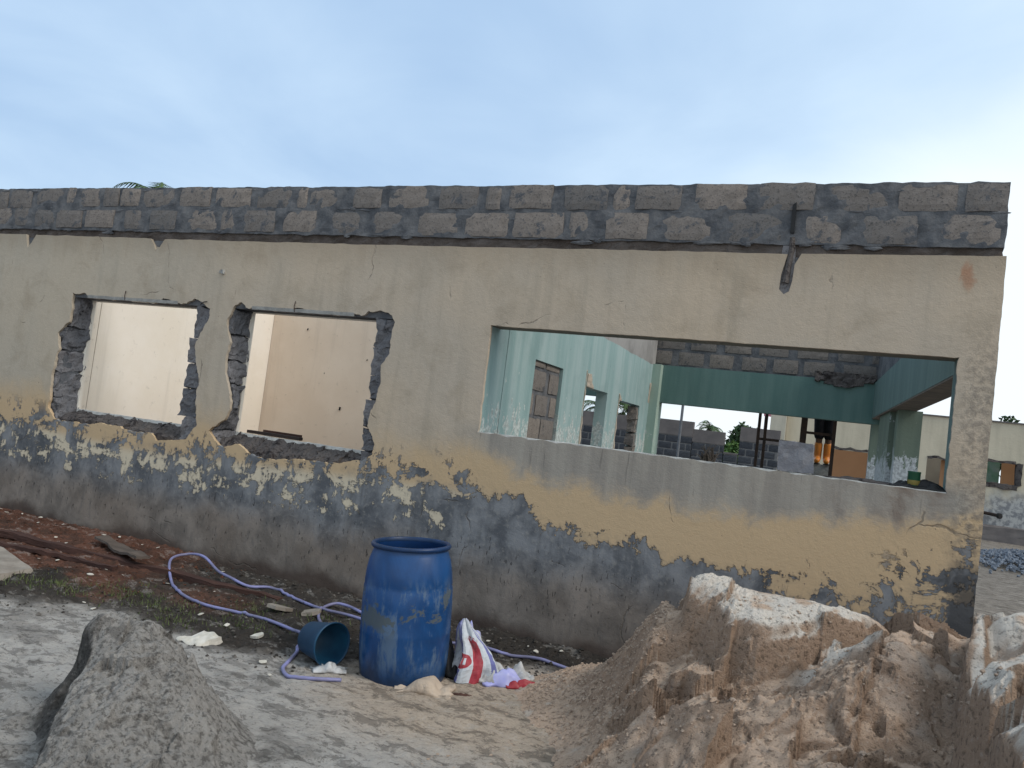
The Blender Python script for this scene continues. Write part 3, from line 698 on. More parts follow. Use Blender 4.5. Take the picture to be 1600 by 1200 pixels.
# chased pipe slot in the upper right of the wall
rough_hexa('cement_filled_chase', [(-.53, .018, 2.83), (-.37, .018, 2.83), (-.37, .1, 2.83), (-.53, .1, 2.83), (-.49, .022, 3.24), (-.41, .022, 3.24), (-.41, .1, 3.24), (-.49, .1, 3.24)], (5, 2, 12), .012, MT['block_rough'], fwall, 15, 3)
MB().tube([(-.435, .012, 3.30), (-.43, .02, 3.22), (-.445, .016, 3.08), (-.452, .014, 2.96)], [.016, .022, .022, .026], 8).build('pipe_stub', MT['ledge'], fwall)
mesh('slot_crack', [(-.455, .004, 3.33), (-.425, .004, 3.33), (-.43, .004, 3.56), (-.455, .004, 3.54), (-.455, .0215, 3.33), (-.425, .0215, 3.33), (-.43, .0215, 3.56), (-.455, .0215, 3.54)], [(0, 1, 2, 3), (0, 4, 5, 1), (1, 5, 6, 2), (2, 6, 7, 3), (3, 7, 4, 0)], MT['blackp'], fwall)
# small broken bracket
rough_hexa('bracket_stub', [(-5.79, -.02, 2.83), (-5.73, -.02, 2.83), (-5.73, .02, 2.83), (-5.79, .02, 2.83), (-5.77, -.02, 2.875), (-5.74, -.02, 2.875), (-5.74, .02, 2.875), (-5.77, .02, 2.875)], (3, 2, 3), .02, MT['concrete'], fwall, 20, 5)

def interp_left(outl, z):    # leftmost crossing of the ragged outline at height z
    xs = []
    for i in range(len(outl)):
        (xa, za), (xb, zb2) = outl[i], outl[(i+1) % len(outl)]
        if (za-z)*(zb2-z) < 0: xs.append(xa+(xb-xa)*(z-za)/(zb2-za))
    return (min(xs), max(xs)) if xs else None
def broken_window(outl, name, rows, xin, redge, xr_out, sill, botpts):
    w = empty(name); w.parent = fwall
    xl_out = min(p[0] for p in outl)-.09
    for i in range(len(rows)-1):
        z0, z1 = rows[i]+.006, rows[i+1]-.006
        a = interp_left(outl, max(z0+.02, 1.16))[0]; b2 = interp_left(outl, min(z1-.02, 2.46))[0]
        j = [random.uniform(-.012, .02) for _ in range(4)]
        rough_hexa('block', [(xl_out, .036, z0), (a+.012+j[0], .036, z0), (xin-.004, .206, z0), (xl_out, .206, z0), (xl_out, .036, z1), (b2+.012+j[1], .036, z1), (xin-.004, .206, z1), (xl_out, .206, z1)], (4, 10, 9), .040, MT['block_rough'], w, 15, i+len(name)+int(-xin*3))
        # thin broken edge on the far side
        x0 = np.interp((z0+z1)/2, redge[0], redge[1])+random.uniform(-.012, .012)
        rough_hexa('block', [(x0, .034, z0), (xr_out, .034, z0), (xr_out, .19, z0), (x0+.02, .19, z0), (x0+random.uniform(-.01, .02), .034, z1), (xr_out, .034, z1), (xr_out, .19, z1), (x0+.02, .19, z1)], (7, 3, 9), .034, MT['block_rough'], w, 16, i+9+len(name)+int(-xin*3))
    for i in range(len(botpts)-1):
        (xa, za), (xb, zb2) = botpts[i], botpts[i+1]
        rough_hexa('broken_ledge', [(xa, .03, za-.16), (xb, .03, zb2-.16), (xb, .2, zb2-.16), (xa, .2, za-.16), (xa, .036, za+.03), (xb, .036, zb2+.03), (xb, .198, sill-.012), (xa, .198, sill-.012)], (14, 9, 3), .050, MT['ledge'], w, 15, i+30)
    zr_ = sorted(redge[0])
    MB().box(max(redge[1])+.010, xr_out, .07, .185, 1.1, 2.5).build('mortar_bed', MT['mortar'], w)
    MB().prism([(xl_out, .06), (xin-.16, .07), (xin-.05, .19), (xl_out, .19)], 1.1, 2.5).build('mortar_bed', MT['mortar'], w)
    return w
w1 = broken_window(W1, 'window_opening', [1.13, 1.38, 1.66, 1.91, 2.17, 2.50], -7.765, ([1.1, 1.3, 1.42, 1.62, 1.84, 1.98, 2.2, 2.3, 2.5], [-6.03, -6.03, -6.09, -6.08, -6.085, -6.07, -6.10, -6.07, -6.04]), -5.79, 1.275, [(-7.95, 1.13), (-7.6, 1.14), (-7.2, 1.15), (-6.8, 1.16), (-6.4, 1.13), (-6.05, 1.10), (-5.82, 1.12)])
w2 = broken_window(W2, 'window_opening', [1.10, 1.30, 1.52, 1.76, 1.98, 2.24, 2.50], -5.478, ([1.1, 1.32, 1.5, 1.65, 1.82, 2.0, 2.2, 2.5], [-3.89, -3.885, -3.88, -3.895, -3.89, -3.885, -3.89, -3.90]), -3.65, 1.285, [(-5.66, 1.14), (-5.4, 1.15), (-5.1, 1.10), (-4.75, 1.10), (-4.4, 1.13), (-4.1, 1.15), (-3.72, 1.2)])
for (w, xa, xb, z) in ((w1, -7.76, -6.04, 1.279), (w2, -5.47, -3.88, 1.289)):
    rough_hexa('sill_edge', [(xa, .185, z-.03), (xb, .185, z-.03), (xb, .24, z-.03), (xa, .24, z-.03), (xa, .188, z), (xb, .188, z), (xb, .24, z), (xa, .24, z)], (30, 2, 1), .006, MT['whiteline'], w, 20, 3)
    # mortar strip left along the lintel and bent tie wires
    rough_hexa('lintel_strip', [(xa+.15, -.004, 2.497), (xb-.25, -.004, 2.497), (xb-.25, .03, 2.497), (xa+.15, .03, 2.497), (xa+.15, -.003, 2.53), (xb-.25, -.003, 2.53), (xb-.25, .03, 2.53), (xa+.15, .03, 2.53)], (30, 1, 2), .005, MT['concrete'], w, 12, 7)
    xm = xa+.42*(xb-xa)
    MB().tube([(xm, -.004, 2.50), (xm-.004, -.012, 2.55), (xm+.003, -.010, 2.60)], .004, 5).build('tie_wire', MT['iron'], w)
MB().tube([(-5.98, .0, 2.51), (-5.93, -.015, 2.535), (-5.88, -.02, 2.54)], .005, 5).build('tie_wire', MT['iron'], w1)
ld = MB().box(-5.36, -4.72, .215, .275, 1.296, 1.325).build('sill_board', MT['iron'], w2)
MB().box(-5.22, -4.76, .285, .31, 1.29, 1.345).build('sill_board', MT['wood'], w2)

# reveals of the long opening
MB().box(OX0-.03, OX1+.03, .018, .236, OZ1+.0, OZ1+.010).build('lintel_soffit', MT['soffit'], fwall)
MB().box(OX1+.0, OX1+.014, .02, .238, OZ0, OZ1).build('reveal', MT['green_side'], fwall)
rough_hexa('sill_edge', [(OX0, .006, OZ0-.02), (OX1, .006, OZ0-.02), (OX1, .24, OZ0-.02), (OX0, .24, OZ0-.02), (OX0, .008, OZ0+.006), (OX1, .008, OZ0+.006), (OX1, .24, OZ0+.004), (OX0, .24, OZ0+.004)], (90, 3, 1), .008, MT['whiteline'], fwall, 16, 8)

# ---- rooms
def xwall(name, xf, th, ys, zs, holes, mat, parent):
    """wall facing +x at xf, running in y"""
    o = gridwall(name, ys[0], ys[1], zs[0], zs[1], holes, 0, th, mat, parent)
    o.data.transform(Matrix(((0, -1, 0, xf), (1, 0, 0, 0), (0, 0, 1, 0), (0, 0, 0, 1)))); return o
left_room = xwall('room_wall', -7.95, .15, (.455, 3.36), (0, 3.7), [], MT['cream'], B)
xwall('corner_pilaster', -7.95, .15, (.236, .447), (0, 3.7), [], MT['cream'], B)
MB().box(-8.09, -7.965, .44, .46, 0, 3.69).build('crack', MT['blackp'], left_room)
rw_ = gridwall('room_back_wall', -8.1, -3.1, 0, 3.7, [], 3.365, 3.5, MT['pink'], B)
for (x, z, s) in ((-6.55, 1.62, .022), (-7.3, 2.72, .014), (-6.2, 2.35, .010), (-6.9, 2.1, .008)):
    MB().tube([(x, 3.358, z-s), (x+.006, 3.356, z+s)], s*.6, 7).build('hole', MT['blackp'], rw_)
part = xwall('partition_wall', -2.765, .15, (.445, 6.28), (0, 3.72), [(1.15, 1.98, -1, 2.36), (2.84, 3.77, -1, 2.25), (4.37, 5.56, -1, 2.21)], MT['green'], B)
xwall('partition_end', -2.765, .3, (.034, .432), (0, 3.14), [], MT['green'], part)
MB().box(-2.9, -2.775, .43, .447, 0, 3.69).build('crack', MT['blackp'], part)
MB().box(-2.90, -2.80, 1.16, 1.97, 0, 2.35).build('mortar_bed', MT['mortar'], part)
zz = 2.32
rowsI = [(2.30, 2.36, [(1.17, 1.5), (1.54, 1.95)]), (2.06, 2.27, [(1.17, 1.56), (1.66, 1.95)]), (1.82, 2.03, [(1.17, 1.28), (1.35, 1.68), (1.77, 1.95)]), (1.58, 1.79, [(1.17, 1.52), (1.56, 1.95)]), (1.34, 1.55, [(1.17, 1.35), (1.42, 1.8)])]
for za, zb_, bl in rowsI:
    for a, b2 in bl: blk('block_in', part, (-2.787+random.uniform(-.004, .006), a, za), (b2-a, .1, zb_-za), math.pi/2)
# ragged plaster round the openings of the partition
for i, (ya, yb, za, zb_) in enumerate([(2.80, 2.845, 1.55, 2.45), (4.33, 4.375, 1.5, 2.3), (2.84, 3.1, 2.245, 2.42), (4.36, 4.5, 2.205, 2.28), (6.05, 6.2, 2.3, 2.62)]):
    rough_hexa('bare_plaster', [(-2.79, ya, za), (-2.758, ya, za), (-2.758, yb, za), (-2.79, yb, za), (-2.79, ya, zb_), (-2.758, ya, zb_-.02), (-2.758, ya+(yb-ya)*.5, zb_), (-2.79, yb, zb_)], (2, 3, 10), .016, MT['beige'], part, 12, i+70)
for i in range(5):
    z0 = 1.2+i*.2
    rough_hexa('block', [(-2.90, 5.43, z0), (-2.775, 5.43, z0), (-2.775, 5.57, z0), (-2.90, 5.57, z0), (-2.90, 5.43, z0+.185), (-2.775, 5.43, z0+.185), (-2.775, 5.57, z0+.185), (-2.90, 5.57, z0+.185)], (3, 3, 4), .03, MT['block_in'], part, 12, i+80)
MB().box(-2.765, -2.635, 6.13, 6.5, 0, 2.92).build('corner_column', MT['green_pale'], B)

# far side: ring beam, courses over it, columns
def sx(y): return .70-(y-.235)*.0462          # the side wall leans in a little
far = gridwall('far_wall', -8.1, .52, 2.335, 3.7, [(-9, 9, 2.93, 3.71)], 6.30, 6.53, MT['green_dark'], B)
MB().box(-8.1, .52, 6.325, 6.50, 2.93, 3.68).build('mortar_bed', MT['mortar'], far)
for r_, (za, off) in enumerate(((2.955, 0), (3.20, .24), (3.445, .05))):
    x = -8.05+off
    while x < .5:
        L = random.choice([.40, .44, .36, .43]); L2 = min(L, .51-x)
        if L2 > .08 and (x > -3.6): blk('block_in', far, (x, 6.305+random.uniform(-.004, .01), za), (L2, .17, .21))
        x += L+random.uniform(.07, .13)
for i in range(6):
    x0 = -.40+i*.135; dz_ = .14*math.sin(math.pi*(i+.8)/6.6)
    rough_hexa('broken_patch', [(x0, 6.27, 2.96-dz_), (x0+.14, 6.27, 2.96-dz_), (x0+.14, 6.32, 2.95-dz_), (x0, 6.32, 2.95-dz_), (x0, 6.285, 3.03), (x0+.14, 6.285, 3.03), (x0+.14, 6.32, 3.03), (x0, 6.32, 3.03)], (4, 2, 4), .045, MT['ledge'], far, 11, i+90)
for x0, x1 in ((-8.1, -7.8), (-5.6, -5.3)):
    MB().box(x0, x1, 6.3, 6.53, 0, 2.335).build('column', MT['green_peel'], far)
side = MB().prism([(sx(.236), .236), (.93, .236), (.70, 6.53), (sx(6.295), 6.295)], 2.42, 2.93)
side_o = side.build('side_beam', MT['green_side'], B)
MB().prism([(sx(.24)+.004, .24), (.926, .24), (.69, 6.5), (sx(6.28)+.004, 6.28)], 2.405, 2.4195).build('beam_underside', MT['soffit_brown'], side_o)
MB().prism([(sx(.3)+.02, .3), (.91, .3), (.68, 6.5), (sx(6.25)+.02, 6.29)], 2.935, 3.68).build('mortar_bed', MT['mortar'], side_o)
for r_, za in enumerate((2.955, 3.20, 3.445)):
    y = .35+.2*(r_ % 2)
    while y < 5.8:
        L = random.choice([.42, .44, .38]); ang = math.pi/2+.0462
        o = blk('block_in', side_o, (sx(y)+.012, y+L, za), (L, .17, .21), -math.pi/2+.0462); y += L+.09
MB().box(.605, .85, 3.9, 4.3, 0, 2.405).build('column', MT['green_peel'], side_o)
MB().prism([(.545, 4.32), (.78, 4.32), (.72, 5.5), (.49, 5.5)], 0, 2.404).build('wall_stub', MT['green_peel'], side_o)
MB().box(.425, .66, 6.31, 6.56, 0, 2.404).build('column', MT['green_peel'], side_o)
MB().box(-10.4, .5, .4, 6.3, -.05, .06).build('floor_slab', MT['concrete'], B)

# ------------------------------------------------------------------ things on the long sill
sb = rough_hexa('concrete_block', [(-.375, .015, 1.613), (-.135, .015, 1.613), (-.135, .215, 1.613), (-.375, .215, 1.613), (-.385, .02, 1.822), (-.155, .02, 1.822), (-.155, .215, 1.822), (-.385, .215, 1.822)], (7, 6, 7), .014, simple('loose_block', (.22, .22, .235), (.16, .16, .175), 8, .95, .8, .01), None, 11, 4)
tag(sb, 'loose grey sandcrete block standing on the long window sill', 'block')
t_ = empty('weed_clump', (-.88, .12, 1.61)); tag(t_, 'dry dark weed clump growing on the long sill', 'weed')
m_ = MB()
for i in range(46):
    a = random.uniform(0, 6.28); l = random.uniform(.05, .15); s_ = random.uniform(.02, .09)
    p0 = Vector((random.uniform(-.05, .05), random.uniform(-.03, .03), -.01)); p1 = p0+Vector((math.cos(a)*s_*.4, math.sin(a)*s_*.4, l*.6)); p2 = p0+Vector((math.cos(a)*s_, math.sin(a)*s_, l*random.uniform(.7, 1)))
    m_.tube([p0, p1, p2], [.006, .005, .002], 4)
m_.build('stems', MT['bark'], t_)
t_ = empty('paint_tin', (.50, .11, 1.607)); tag(t_, 'small green tin with yellow label on the right end of the sill', 'tin')
prof = [(.0, .0), (.052, .0), (.054, .004), (.054, .10), (.057, .104), (.057, .112), (.050, .112), (.048, .02), (0, .018)]
def lathe(prof, seg=32, name='x', mat=None, parent=None, smooth=True):
    v = []; f = []
    for r0, z0 in prof:
        for k_ in range(seg): a = 2*math.pi*k_/seg; v.append((r0*math.cos(a), r0*math.sin(a), z0))
    for i in range(len(prof)-1):
        for k_ in range(seg): k2 = (k_+1) % seg; f.append((i*seg+k_, i*seg+k2, (i+1)*seg+k2, (i+1)*seg+k_))
    return mesh(name, v, f, mat, parent, smooth)
prof = [(r_*.74, z_) for r_, z_ in prof]
lathe(prof, 20, 'can', MT['tin'], t_); lathe([(.0405, .02), (.0411, .022), (.0411, .05), (.0405, .052)], 20, 'label_band', MT['tin_y'], t_)
def rag(name, cx_, cy_, cz_, L, Wd, H, mat, seed, rz=0, parent=None, n=26, oc=2, fq=1.5):
    U, V_ = np.meshgrid(np.linspace(-1, 1, n), np.linspace(-1, 1, n//2+2)); m2, n2 = U.shape
    e = 1-np.clip(np.hypot(U, V_), 0, 1)**2
    x = U*L*(1+.2*fbm(V_*2, U*0+seed, None, seed)); y = V_*Wd*(1+.25*fbm(U*2, V_*0+seed, None, seed+1))
    z = H*(.25+.75*np.abs(fbm(U*fq, V_*fq, None, seed+2, oc, .5))*1.9)*np.sqrt(np.clip(e+.06, 0, 1))
    pts = np.stack([x, y, z], -1).reshape(-1, 3); base = pts.copy(); base[:, 2] = -.004+.15*pts[:, 2]; base[:, :2] *= .96
    c_, s_ = math.cos(rz), math.sin(rz)
    A = np.concatenate([pts, base]); A = np.stack([A[:, 0]*c_-A[:, 1]*s_, A[:, 0]*s_+A[:, 1]*c_, A[:, 2]], -1)
    ii = np.arange(m2*n2).reshape(m2, n2); N_ = m2*n2
    fs_ = [tuple(q) for q in np.stack([ii[:-1, :-1], ii[:-1, 1:], ii[1:, 1:], ii[1:, :-1]], -1).reshape(-1, 4)]
    fs_ += [tuple(N_+i for i in reversed(q)) for q in fs_]
    ring = list(ii[0])+list(ii[1:, -1])+list(ii[-1, -2::-1])+list(ii[-2:0:-1, 0])
    for i in range(len(ring)): j = (i+1) % len(ring); fs_.append((ring[j], ring[i], N_+ring[i], N_+ring[j]))
    o = mesh(name, A, fs_, mat, parent, True); o.location = (cx_, cy_, cz_); return o
tag(rag('rag', .53, .10, 1.607, .17, .07, .05, MT['blackp'], 5), 'black rag lying beside the green tin on the sill', 'rag')
tag(rag('rubble_heap', .18, .12, 1.606, .22, .06, .028, MT['ledge'], 8), 'low dark crumbs of rubble on the sill left of the green tin', 'rubble')

# ------------------------------------------------------------------ worker and frame behind the room
S = empty('scaffold', (0, 0, 0)); tag(S, 'dark steel posts and rails of a scaffold behind the green room', 'scaffold')
gpost = lambda x, y, z0, z1, r_: MB().box(x-r_, x+r_, y-r_, y+r_, z0, z1).build('post', MT['iron'], S)
gpost(-1.15, 6.9, 0, 2.9, .022); gpost(-1.05, 6.9, 0, 2.9, .022); gpost(-.49, 6.9, 0, 2.9, .045); gpost(-.055, 6.9, 0, 2.9, .026)
MB().box(-1.128, -.536, 6.885, 6.915, 1.935, 1.975).build('rail', MT['iron'], S); MB().box(-.444, -.082, 6.885, 6.915, 2.115, 2.155).build('rail', MT['iron'], S)
MB().box(-.72, .1, 6.94, 7.5, 1.44, 1.49).build('plank', MT['wood_grey'], S)
for x, y in ((-.66, 7.0), (.05, 7.0), (-.66, 7.44), (.05, 7.44)): MB().box(x-.03, x+.03, y-.03, y+.03, 0, 1.44).build('leg', MT['iron'], S)
P_ = empty('steel_pole', (-3.7, 14, 0)); tag(P_, 'thin grey steel pole standing beyond the green beam', 'pole')
MB().tube([(0, 0, 0), (0, 0, 3.4)], .035, 8).build('shaft', MT['galv'], P_); MB().box(-.1, .1, -.1, .1, -.02, .03).build('foot', MT['galv'], P_)
P_ = empty('steel_pole', (-.78, 6.75, 0)); tag(P_, 'slender pale pole left of the loose sill block', 'pole')
MB().tube([(0, 0, 0), (0, 0, 1.98)], .010, 8).build('shaft', MT['galv'], P_); MB().box(-.05, .05, -.05, .05, -.02, .03).build('foot', MT['galv'], P_)
cb = rough_hexa('concrete_block', [(-.32, 6.98, 1.493), (-.065, 6.98, 1.493), (-.065, 7.40, 1.493), (-.32, 7.40, 1.493), (-.315, 6.985, 1.672), (-.07, 6.985, 1.672), (-.07, 7.4, 1.672), (-.315, 7.4, 1.672)], (4, 4, 4), .008, MT['concrete'], None, 9, 3)
tag(cb, 'pale concrete block under the orange rubber boots', 'block')

def skin_mesh(name, pts, edges, rad, root, mat, parent, sub=2):
    me = bpy.data.meshes.new(name); me.from_pydata(pts, edges, []); me.update()
    o = bpy.data.objects.new(name, me); COL.objects.link(o)
    sk = o.modifiers.new('Skin', 'SKIN'); sk.use_smooth_shade = True; sb_ = o.modifiers.new('Sub', 'SUBSURF'); sb_.levels = sub; sb_.render_levels = sub
    if not me.skin_vertices: 
        bpy.context.view_layer.update()
    for i, d in enumerate(me.skin_vertices[0].data):
        r_ = rad[i]; d.radius = (r_, r_) if not isinstance(r_, tuple) else r_; d.use_root = (i == root)
    bpy.context.view_layer.update()
    m2 = bpy.data.meshes.new_from_object(o.evaluated_get(bpy.context.evaluated_depsgraph_get()))
    bpy.data.objects.remove(o); m2.materials.clear(); m2.name = name
    return link(name, m2, mat, parent)
PP = empty('person', (-.195, 7.13, 1.672)); tag(PP, 'person in black trousers and orange rubber boots standing on a block', 'person')
J = dict(pel=(0, 0, .95), sp1=(0, .0, 1.12), chest=(0, .01, 1.34), neck=(0, .0, 1.50), head=(0, -.02, 1.60), crown=(0, -.01, 1.72))
pts = [J['pel'], J['sp1'], J['chest'], J['neck'], J['head'], J['crown']]; rad = [.115, .12, .14, .055, .085, .07]; eds = [(0, 1), (1, 2), (2, 3), (3, 4), (4, 5)]
for s in (-1, 1):
    b = len(pts); pts += [(s*.075, 0, .86), (s*.07, -.015, .48), (s*.062, .015, .09), (s*.066, -.13, .04)]; rad += [.085, .058, .042, .035]; eds += [(0, b), (b, b+1), (b+1, b+2), (b+2, b+3)]
    b = len(pts); pts += [(s*.19, .0, 1.40), (s*.25, .02, 1.14), (s*.24, -.10, .92), (s*.235, -.15, .86)]; rad += [.055, .042, .033, .034]; eds += [(2, b), (b, b+1), (b+1, b+2), (b+2, b+3)]
    hb = b+3
    for q in range(4):
        b2 = len(pts); pts += [(s*(.215+.014*q), -.165-.01*q, .815), (s*(.215+.014*q), -.16, .775+.008*abs(q-1))]; rad += [.009, .008]; eds += [(hb, b2), (b2, b2+1)]
    b2 = len(pts); pts += [(s*.20, -.18, .85), (s*.197, -.19, .815)]; rad += [.010, .009]; eds += [(hb, b2), (b2, b2+1)]
body = skin_mesh('body', pts, eds, rad, 0, MT['skin'], PP, 1)
mesh('nose', [(-.012, -.108, 1.60), (.012, -.108, 1.60), (0, -.128, 1.605), (0, -.104, 1.64)], [(0, 1, 2), (1, 3, 2), (3, 0, 2), (0, 3, 1)], MT['skin'], PP)
for s in (-1, 1):
    bm = bmesh.new(); bmesh.ops.create_icosphere(bm, subdivisions=1, radius=.011); me = bpy.data.meshes.new('eye'); bm.to_mesh(me); bm.free()
    link('eye', me, MT['blackp'], PP).location = (s*.03, -.098, 1.64)
    bm = bmesh.new(); bmesh.ops.create_icosphere(bm, subdivisions=1, radius=.022); me = bpy.data.meshes.new('ear'); bm.to_mesh(me); bm.free()
    e_ = link('ear', me, MT['skin'], PP); e_.location = (s*.088, 0, 1.62); e_.scale = (.5, .8, 1.3)
MB().box(-.022, .022, -.106, -.098, 1.565, 1.572).build('mouth', MT['trousers'], PP)
bm = bmesh.new(); bmesh.ops.create_icosphere(bm, subdivisions=3, radius=.1)
for q in bm.verts: q.co *= 1+.05*random.uniform(-1, 1)
bmesh.ops.delete(bm, geom=[q for q in bm.verts if q.co.z < -.02 and q.co.y < .02 or q.co.z < -.06], context='VERTS')
me = bpy.data.meshes.new('hair'); bm.to_mesh(me); bm.free(); link('hair', me, MT['blackp'], PP).location = (0, 0, 1.67)
tp = [(0, 0, 1.0), (0, 0, .93)]; tr = [.14, .135]; te = [(0, 1)]
for s in (-1, 1):
    b = len(tp); tp += [(s*.078, 0, .84), (s*.072, -.015, .52), (s*.068, -.0, .36)]; tr += [.108, .088, .082]; te += [(1, b), (b, b+1), (b+1, b+2)]
skin_mesh('trousers', tp, te, tr, 1, MT['trousers'], PP, 2)
skin_mesh('shirt', [(0, 0, .97), (0, 0, 1.15), (0, .01, 1.36), (0, 0, 1.47), (.2, 0, 1.40), (.26, .02, 1.18), (-.2, 0, 1.40), (-.26, .02, 1.18)], [(0, 1), (1, 2), (2, 3), (2, 4), (4, 5), (2, 6), (6, 7)], [.135, .14, .16, .07, .075, .065, .075, .065], 0, MT['shirt'], PP, 2)
for s in (-1, 1):
    bo = skin_mesh('boot', [(s*.068, .005, .37), (s*.067, .01, .26), (s*.065, .018, .09), (s*.067, -.06, .055), (s*.074, -.15, .048)], [(0, 1), (1, 2), (2, 3), (3, 4)], [.072, .064, .058, .048, (.044, .048)], 0, MT['boot'], PP, 2)
    MB().prism([(s*.067-.045, .075), (s*.067+.045, .075), (s*.072+.048, -.10), (s*.074+.03, -.205), (s*.074-.03, -.205), (s*.068-.046, -.10)], .0, .018).build('sole', MT['sole'], bo)

# ------------------------------------------------------------------ unfinished block walls beyond
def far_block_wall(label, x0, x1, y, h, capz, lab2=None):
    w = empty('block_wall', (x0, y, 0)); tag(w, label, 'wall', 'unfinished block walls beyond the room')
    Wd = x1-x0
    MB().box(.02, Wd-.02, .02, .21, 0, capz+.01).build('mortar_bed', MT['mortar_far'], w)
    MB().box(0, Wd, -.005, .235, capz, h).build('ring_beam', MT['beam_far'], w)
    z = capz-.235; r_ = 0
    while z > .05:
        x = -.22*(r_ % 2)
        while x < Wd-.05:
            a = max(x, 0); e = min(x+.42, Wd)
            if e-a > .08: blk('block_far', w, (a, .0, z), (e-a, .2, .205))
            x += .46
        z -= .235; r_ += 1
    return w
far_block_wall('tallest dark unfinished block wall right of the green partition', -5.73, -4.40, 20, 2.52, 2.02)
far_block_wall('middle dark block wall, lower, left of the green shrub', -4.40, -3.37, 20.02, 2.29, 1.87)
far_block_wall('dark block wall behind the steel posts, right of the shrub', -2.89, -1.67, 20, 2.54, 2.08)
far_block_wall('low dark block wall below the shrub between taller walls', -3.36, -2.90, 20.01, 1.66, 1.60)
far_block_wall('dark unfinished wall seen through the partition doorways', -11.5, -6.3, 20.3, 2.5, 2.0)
# cream block across the yard
F2 = empty('yard_building', (0, 21.5, 0)); tag(F2, 'long cream weathered building across the yard behind the corner', 'building')
fc = gridwall('facade', -1.6, 14, -.2, 3.58, [(-.15, .98, .9, 2.19), (2.62, 3.36, 1.2, 2.25), (4.0, 5.04, 1.72, 2.37), (7.0, 8.2, 1.5, 2.4)], 0, .23, MT['far_cream'], F2)
MB().box(-1.7, 14, -.05, .28, 3.58, 3.62).build('wall_top', MT['beam_far'], F2)
gridwall('gable', -1.62, -1.9, 0, 1, [], 0, 1, MT['far_cream2'], F2) if False else MB().box(-2.1, -1.61, -.3, .2, 0, 3.5).build('buttress', MT['far_cream2'], F2)
MB().box(-.9, 1.4, 1.6, 1.7, 0, 3.2).build('room_wall', MT['orange'], F2); MB().box(1.9, 3.7, 1.6, 1.7, 0, 3.0).build('room_wall', MT['beige'], F2)
MB().box(3.06, 3.3, .4, .5, 1.0, 3.0).build('shutter', MT['orange'], F2); MB().box(3.30, 3.36, .3, .4, 1.0, 2.6).build('post', MT['iron'], F2)
MB().box(3.8, 4.78, 1.2, 1.3, 0, 3.0).build('room_wall', MT['mint'], F2); MB().box(4.78, 5.5, .9, 1.0, 0, 3.0).build('room_wall', MT['orange'], F2); MB().box(5.6, 9.5, 1.9, 2.0, 0, 3.0).build('room_wall', MT['beige'], F2)
for i, (x, z, w_, h_) in enumerate([(5.07, 2.05, .16, .66), (4.55, 1.66, 1.0, .12), (4.5, 2.40, 1.0, .07), (.42, 2.24, 1.2, .08), (3.0, 2.29, .8, .07)]):
    rough_hexa('broken_edge', [(x-w_/2, -.03, z-h_/2), (x+w_/2, -.03, z-h_/2), (x+w_/2, .1, z-h_/2), (x-w_/2, .1, z-h_/2), (x-w_/2, -.03, z+h_/2), (x+w_/2, -.03, z+h_/2), (x+w_/2, .1, z+h_/2), (x-w_/2, .1, z+h_/2)], (8, 2, 4), .07, MT['ledge'], fc, 4, i+120)
rough_hexa('plinth', [(-1.6, -.25, -.1), (14, -.25, -.1), (14, 0.02, -.1), (-1.6, .02, -.1), (-1.6, -.2, .42), (14, -.2, .42), (14, .02, .46), (-1.6, .02, .46)], (60, 2, 4), .09, MT['beam_far'], fc, 1.5, 5)
bm = bmesh.new(); bmesh.ops.create_icosphere(bm, subdivisions=2, radius=.09); me = bpy.data.meshes.new('drain_end'); bm.to_mesh(me); bm.free()
dp = empty('drain_pipe', (4.58, 21.15, .78)); tag(dp, 'black pipe end sticking out at the foot of the yard building', 'pipe')
MB().tube([(-.5, .3, .04), (-.2, .12, .02), (0, -.05, 0)], .05, 10).build('pipe', MT['iron'], dp); MB().tube([(0, -.05, 0), (.05, -.11, 0)], .085, 10).build('socket', MT['blackp'], dp)
sh = empty('pink_awning', (-2.35, 27, 0)); tag(sh, 'small pink sheet roof on posts beyond the block walls', 'awning')
rough_hexa('sheet', [(-.45, -.4, 3.25), (.55, -.4, 3.2), (.55, .5, 3.35), (-.45, .5, 3.4), (-.45, -.4, 3.6), (.55, -.4, 3.5), (.55, .5, 3.45), (-.45, .5, 3.5)], (6, 3, 2), .12, MT['pinkroof'], sh, 2, 3)
for x in (-.4, .5): MB().box(x-.04, x+.04, -.04, .04, 0, 3.3).build('post', MT['galv'], sh)

# ------------------------------------------------------------------ gravel by the corner
gm_v = []; gm_f = []
base_h = lambda x, y: .34*math.exp(-((x-4.3)/1.5)**2-((y-14.0)/1.3)**2)
for i in range(3600):
    x = random.gauss(4.3, 1.1); y = random.gauss(14.0, .95)
    s = random.uniform(.025, .06); zc = base_h(x, y)*random.uniform(.85, 1.05)+.01
    if base_h(x, y) < .03 and random.random() > .3: continue
    b = len(gm_v); q = Matrix.Rotation(random.uniform(0, 6), 3, Vector((random.random(), random.random(), random.random()+.1)).normalized())
    for pnt in ((1, 0, 0), (-1, 0, 0), (0, 1, 0), (0, -1, 0), (0, 0, 1), (0, 0, -1)):
        p = q @ (Vector(pnt)*s*random.uniform(.6, 1.25)); gm_v.append((x+p.x, y+p.y, zc+p.z))
    gm_f += [tuple(b+i for i in t3) for t3 in ((0, 2, 4), (2, 1, 4), (1, 3, 4), (3, 0, 4), (2, 0, 5), (1, 2, 5), (3, 1, 5), (0, 3, 5))]
gv = mesh('gravel', gm_v, gm_f, MT['gravel']); tag(gv, 'heap of blue grey gravel in the yard past the wall corner', 'gravel', kind='stuff')

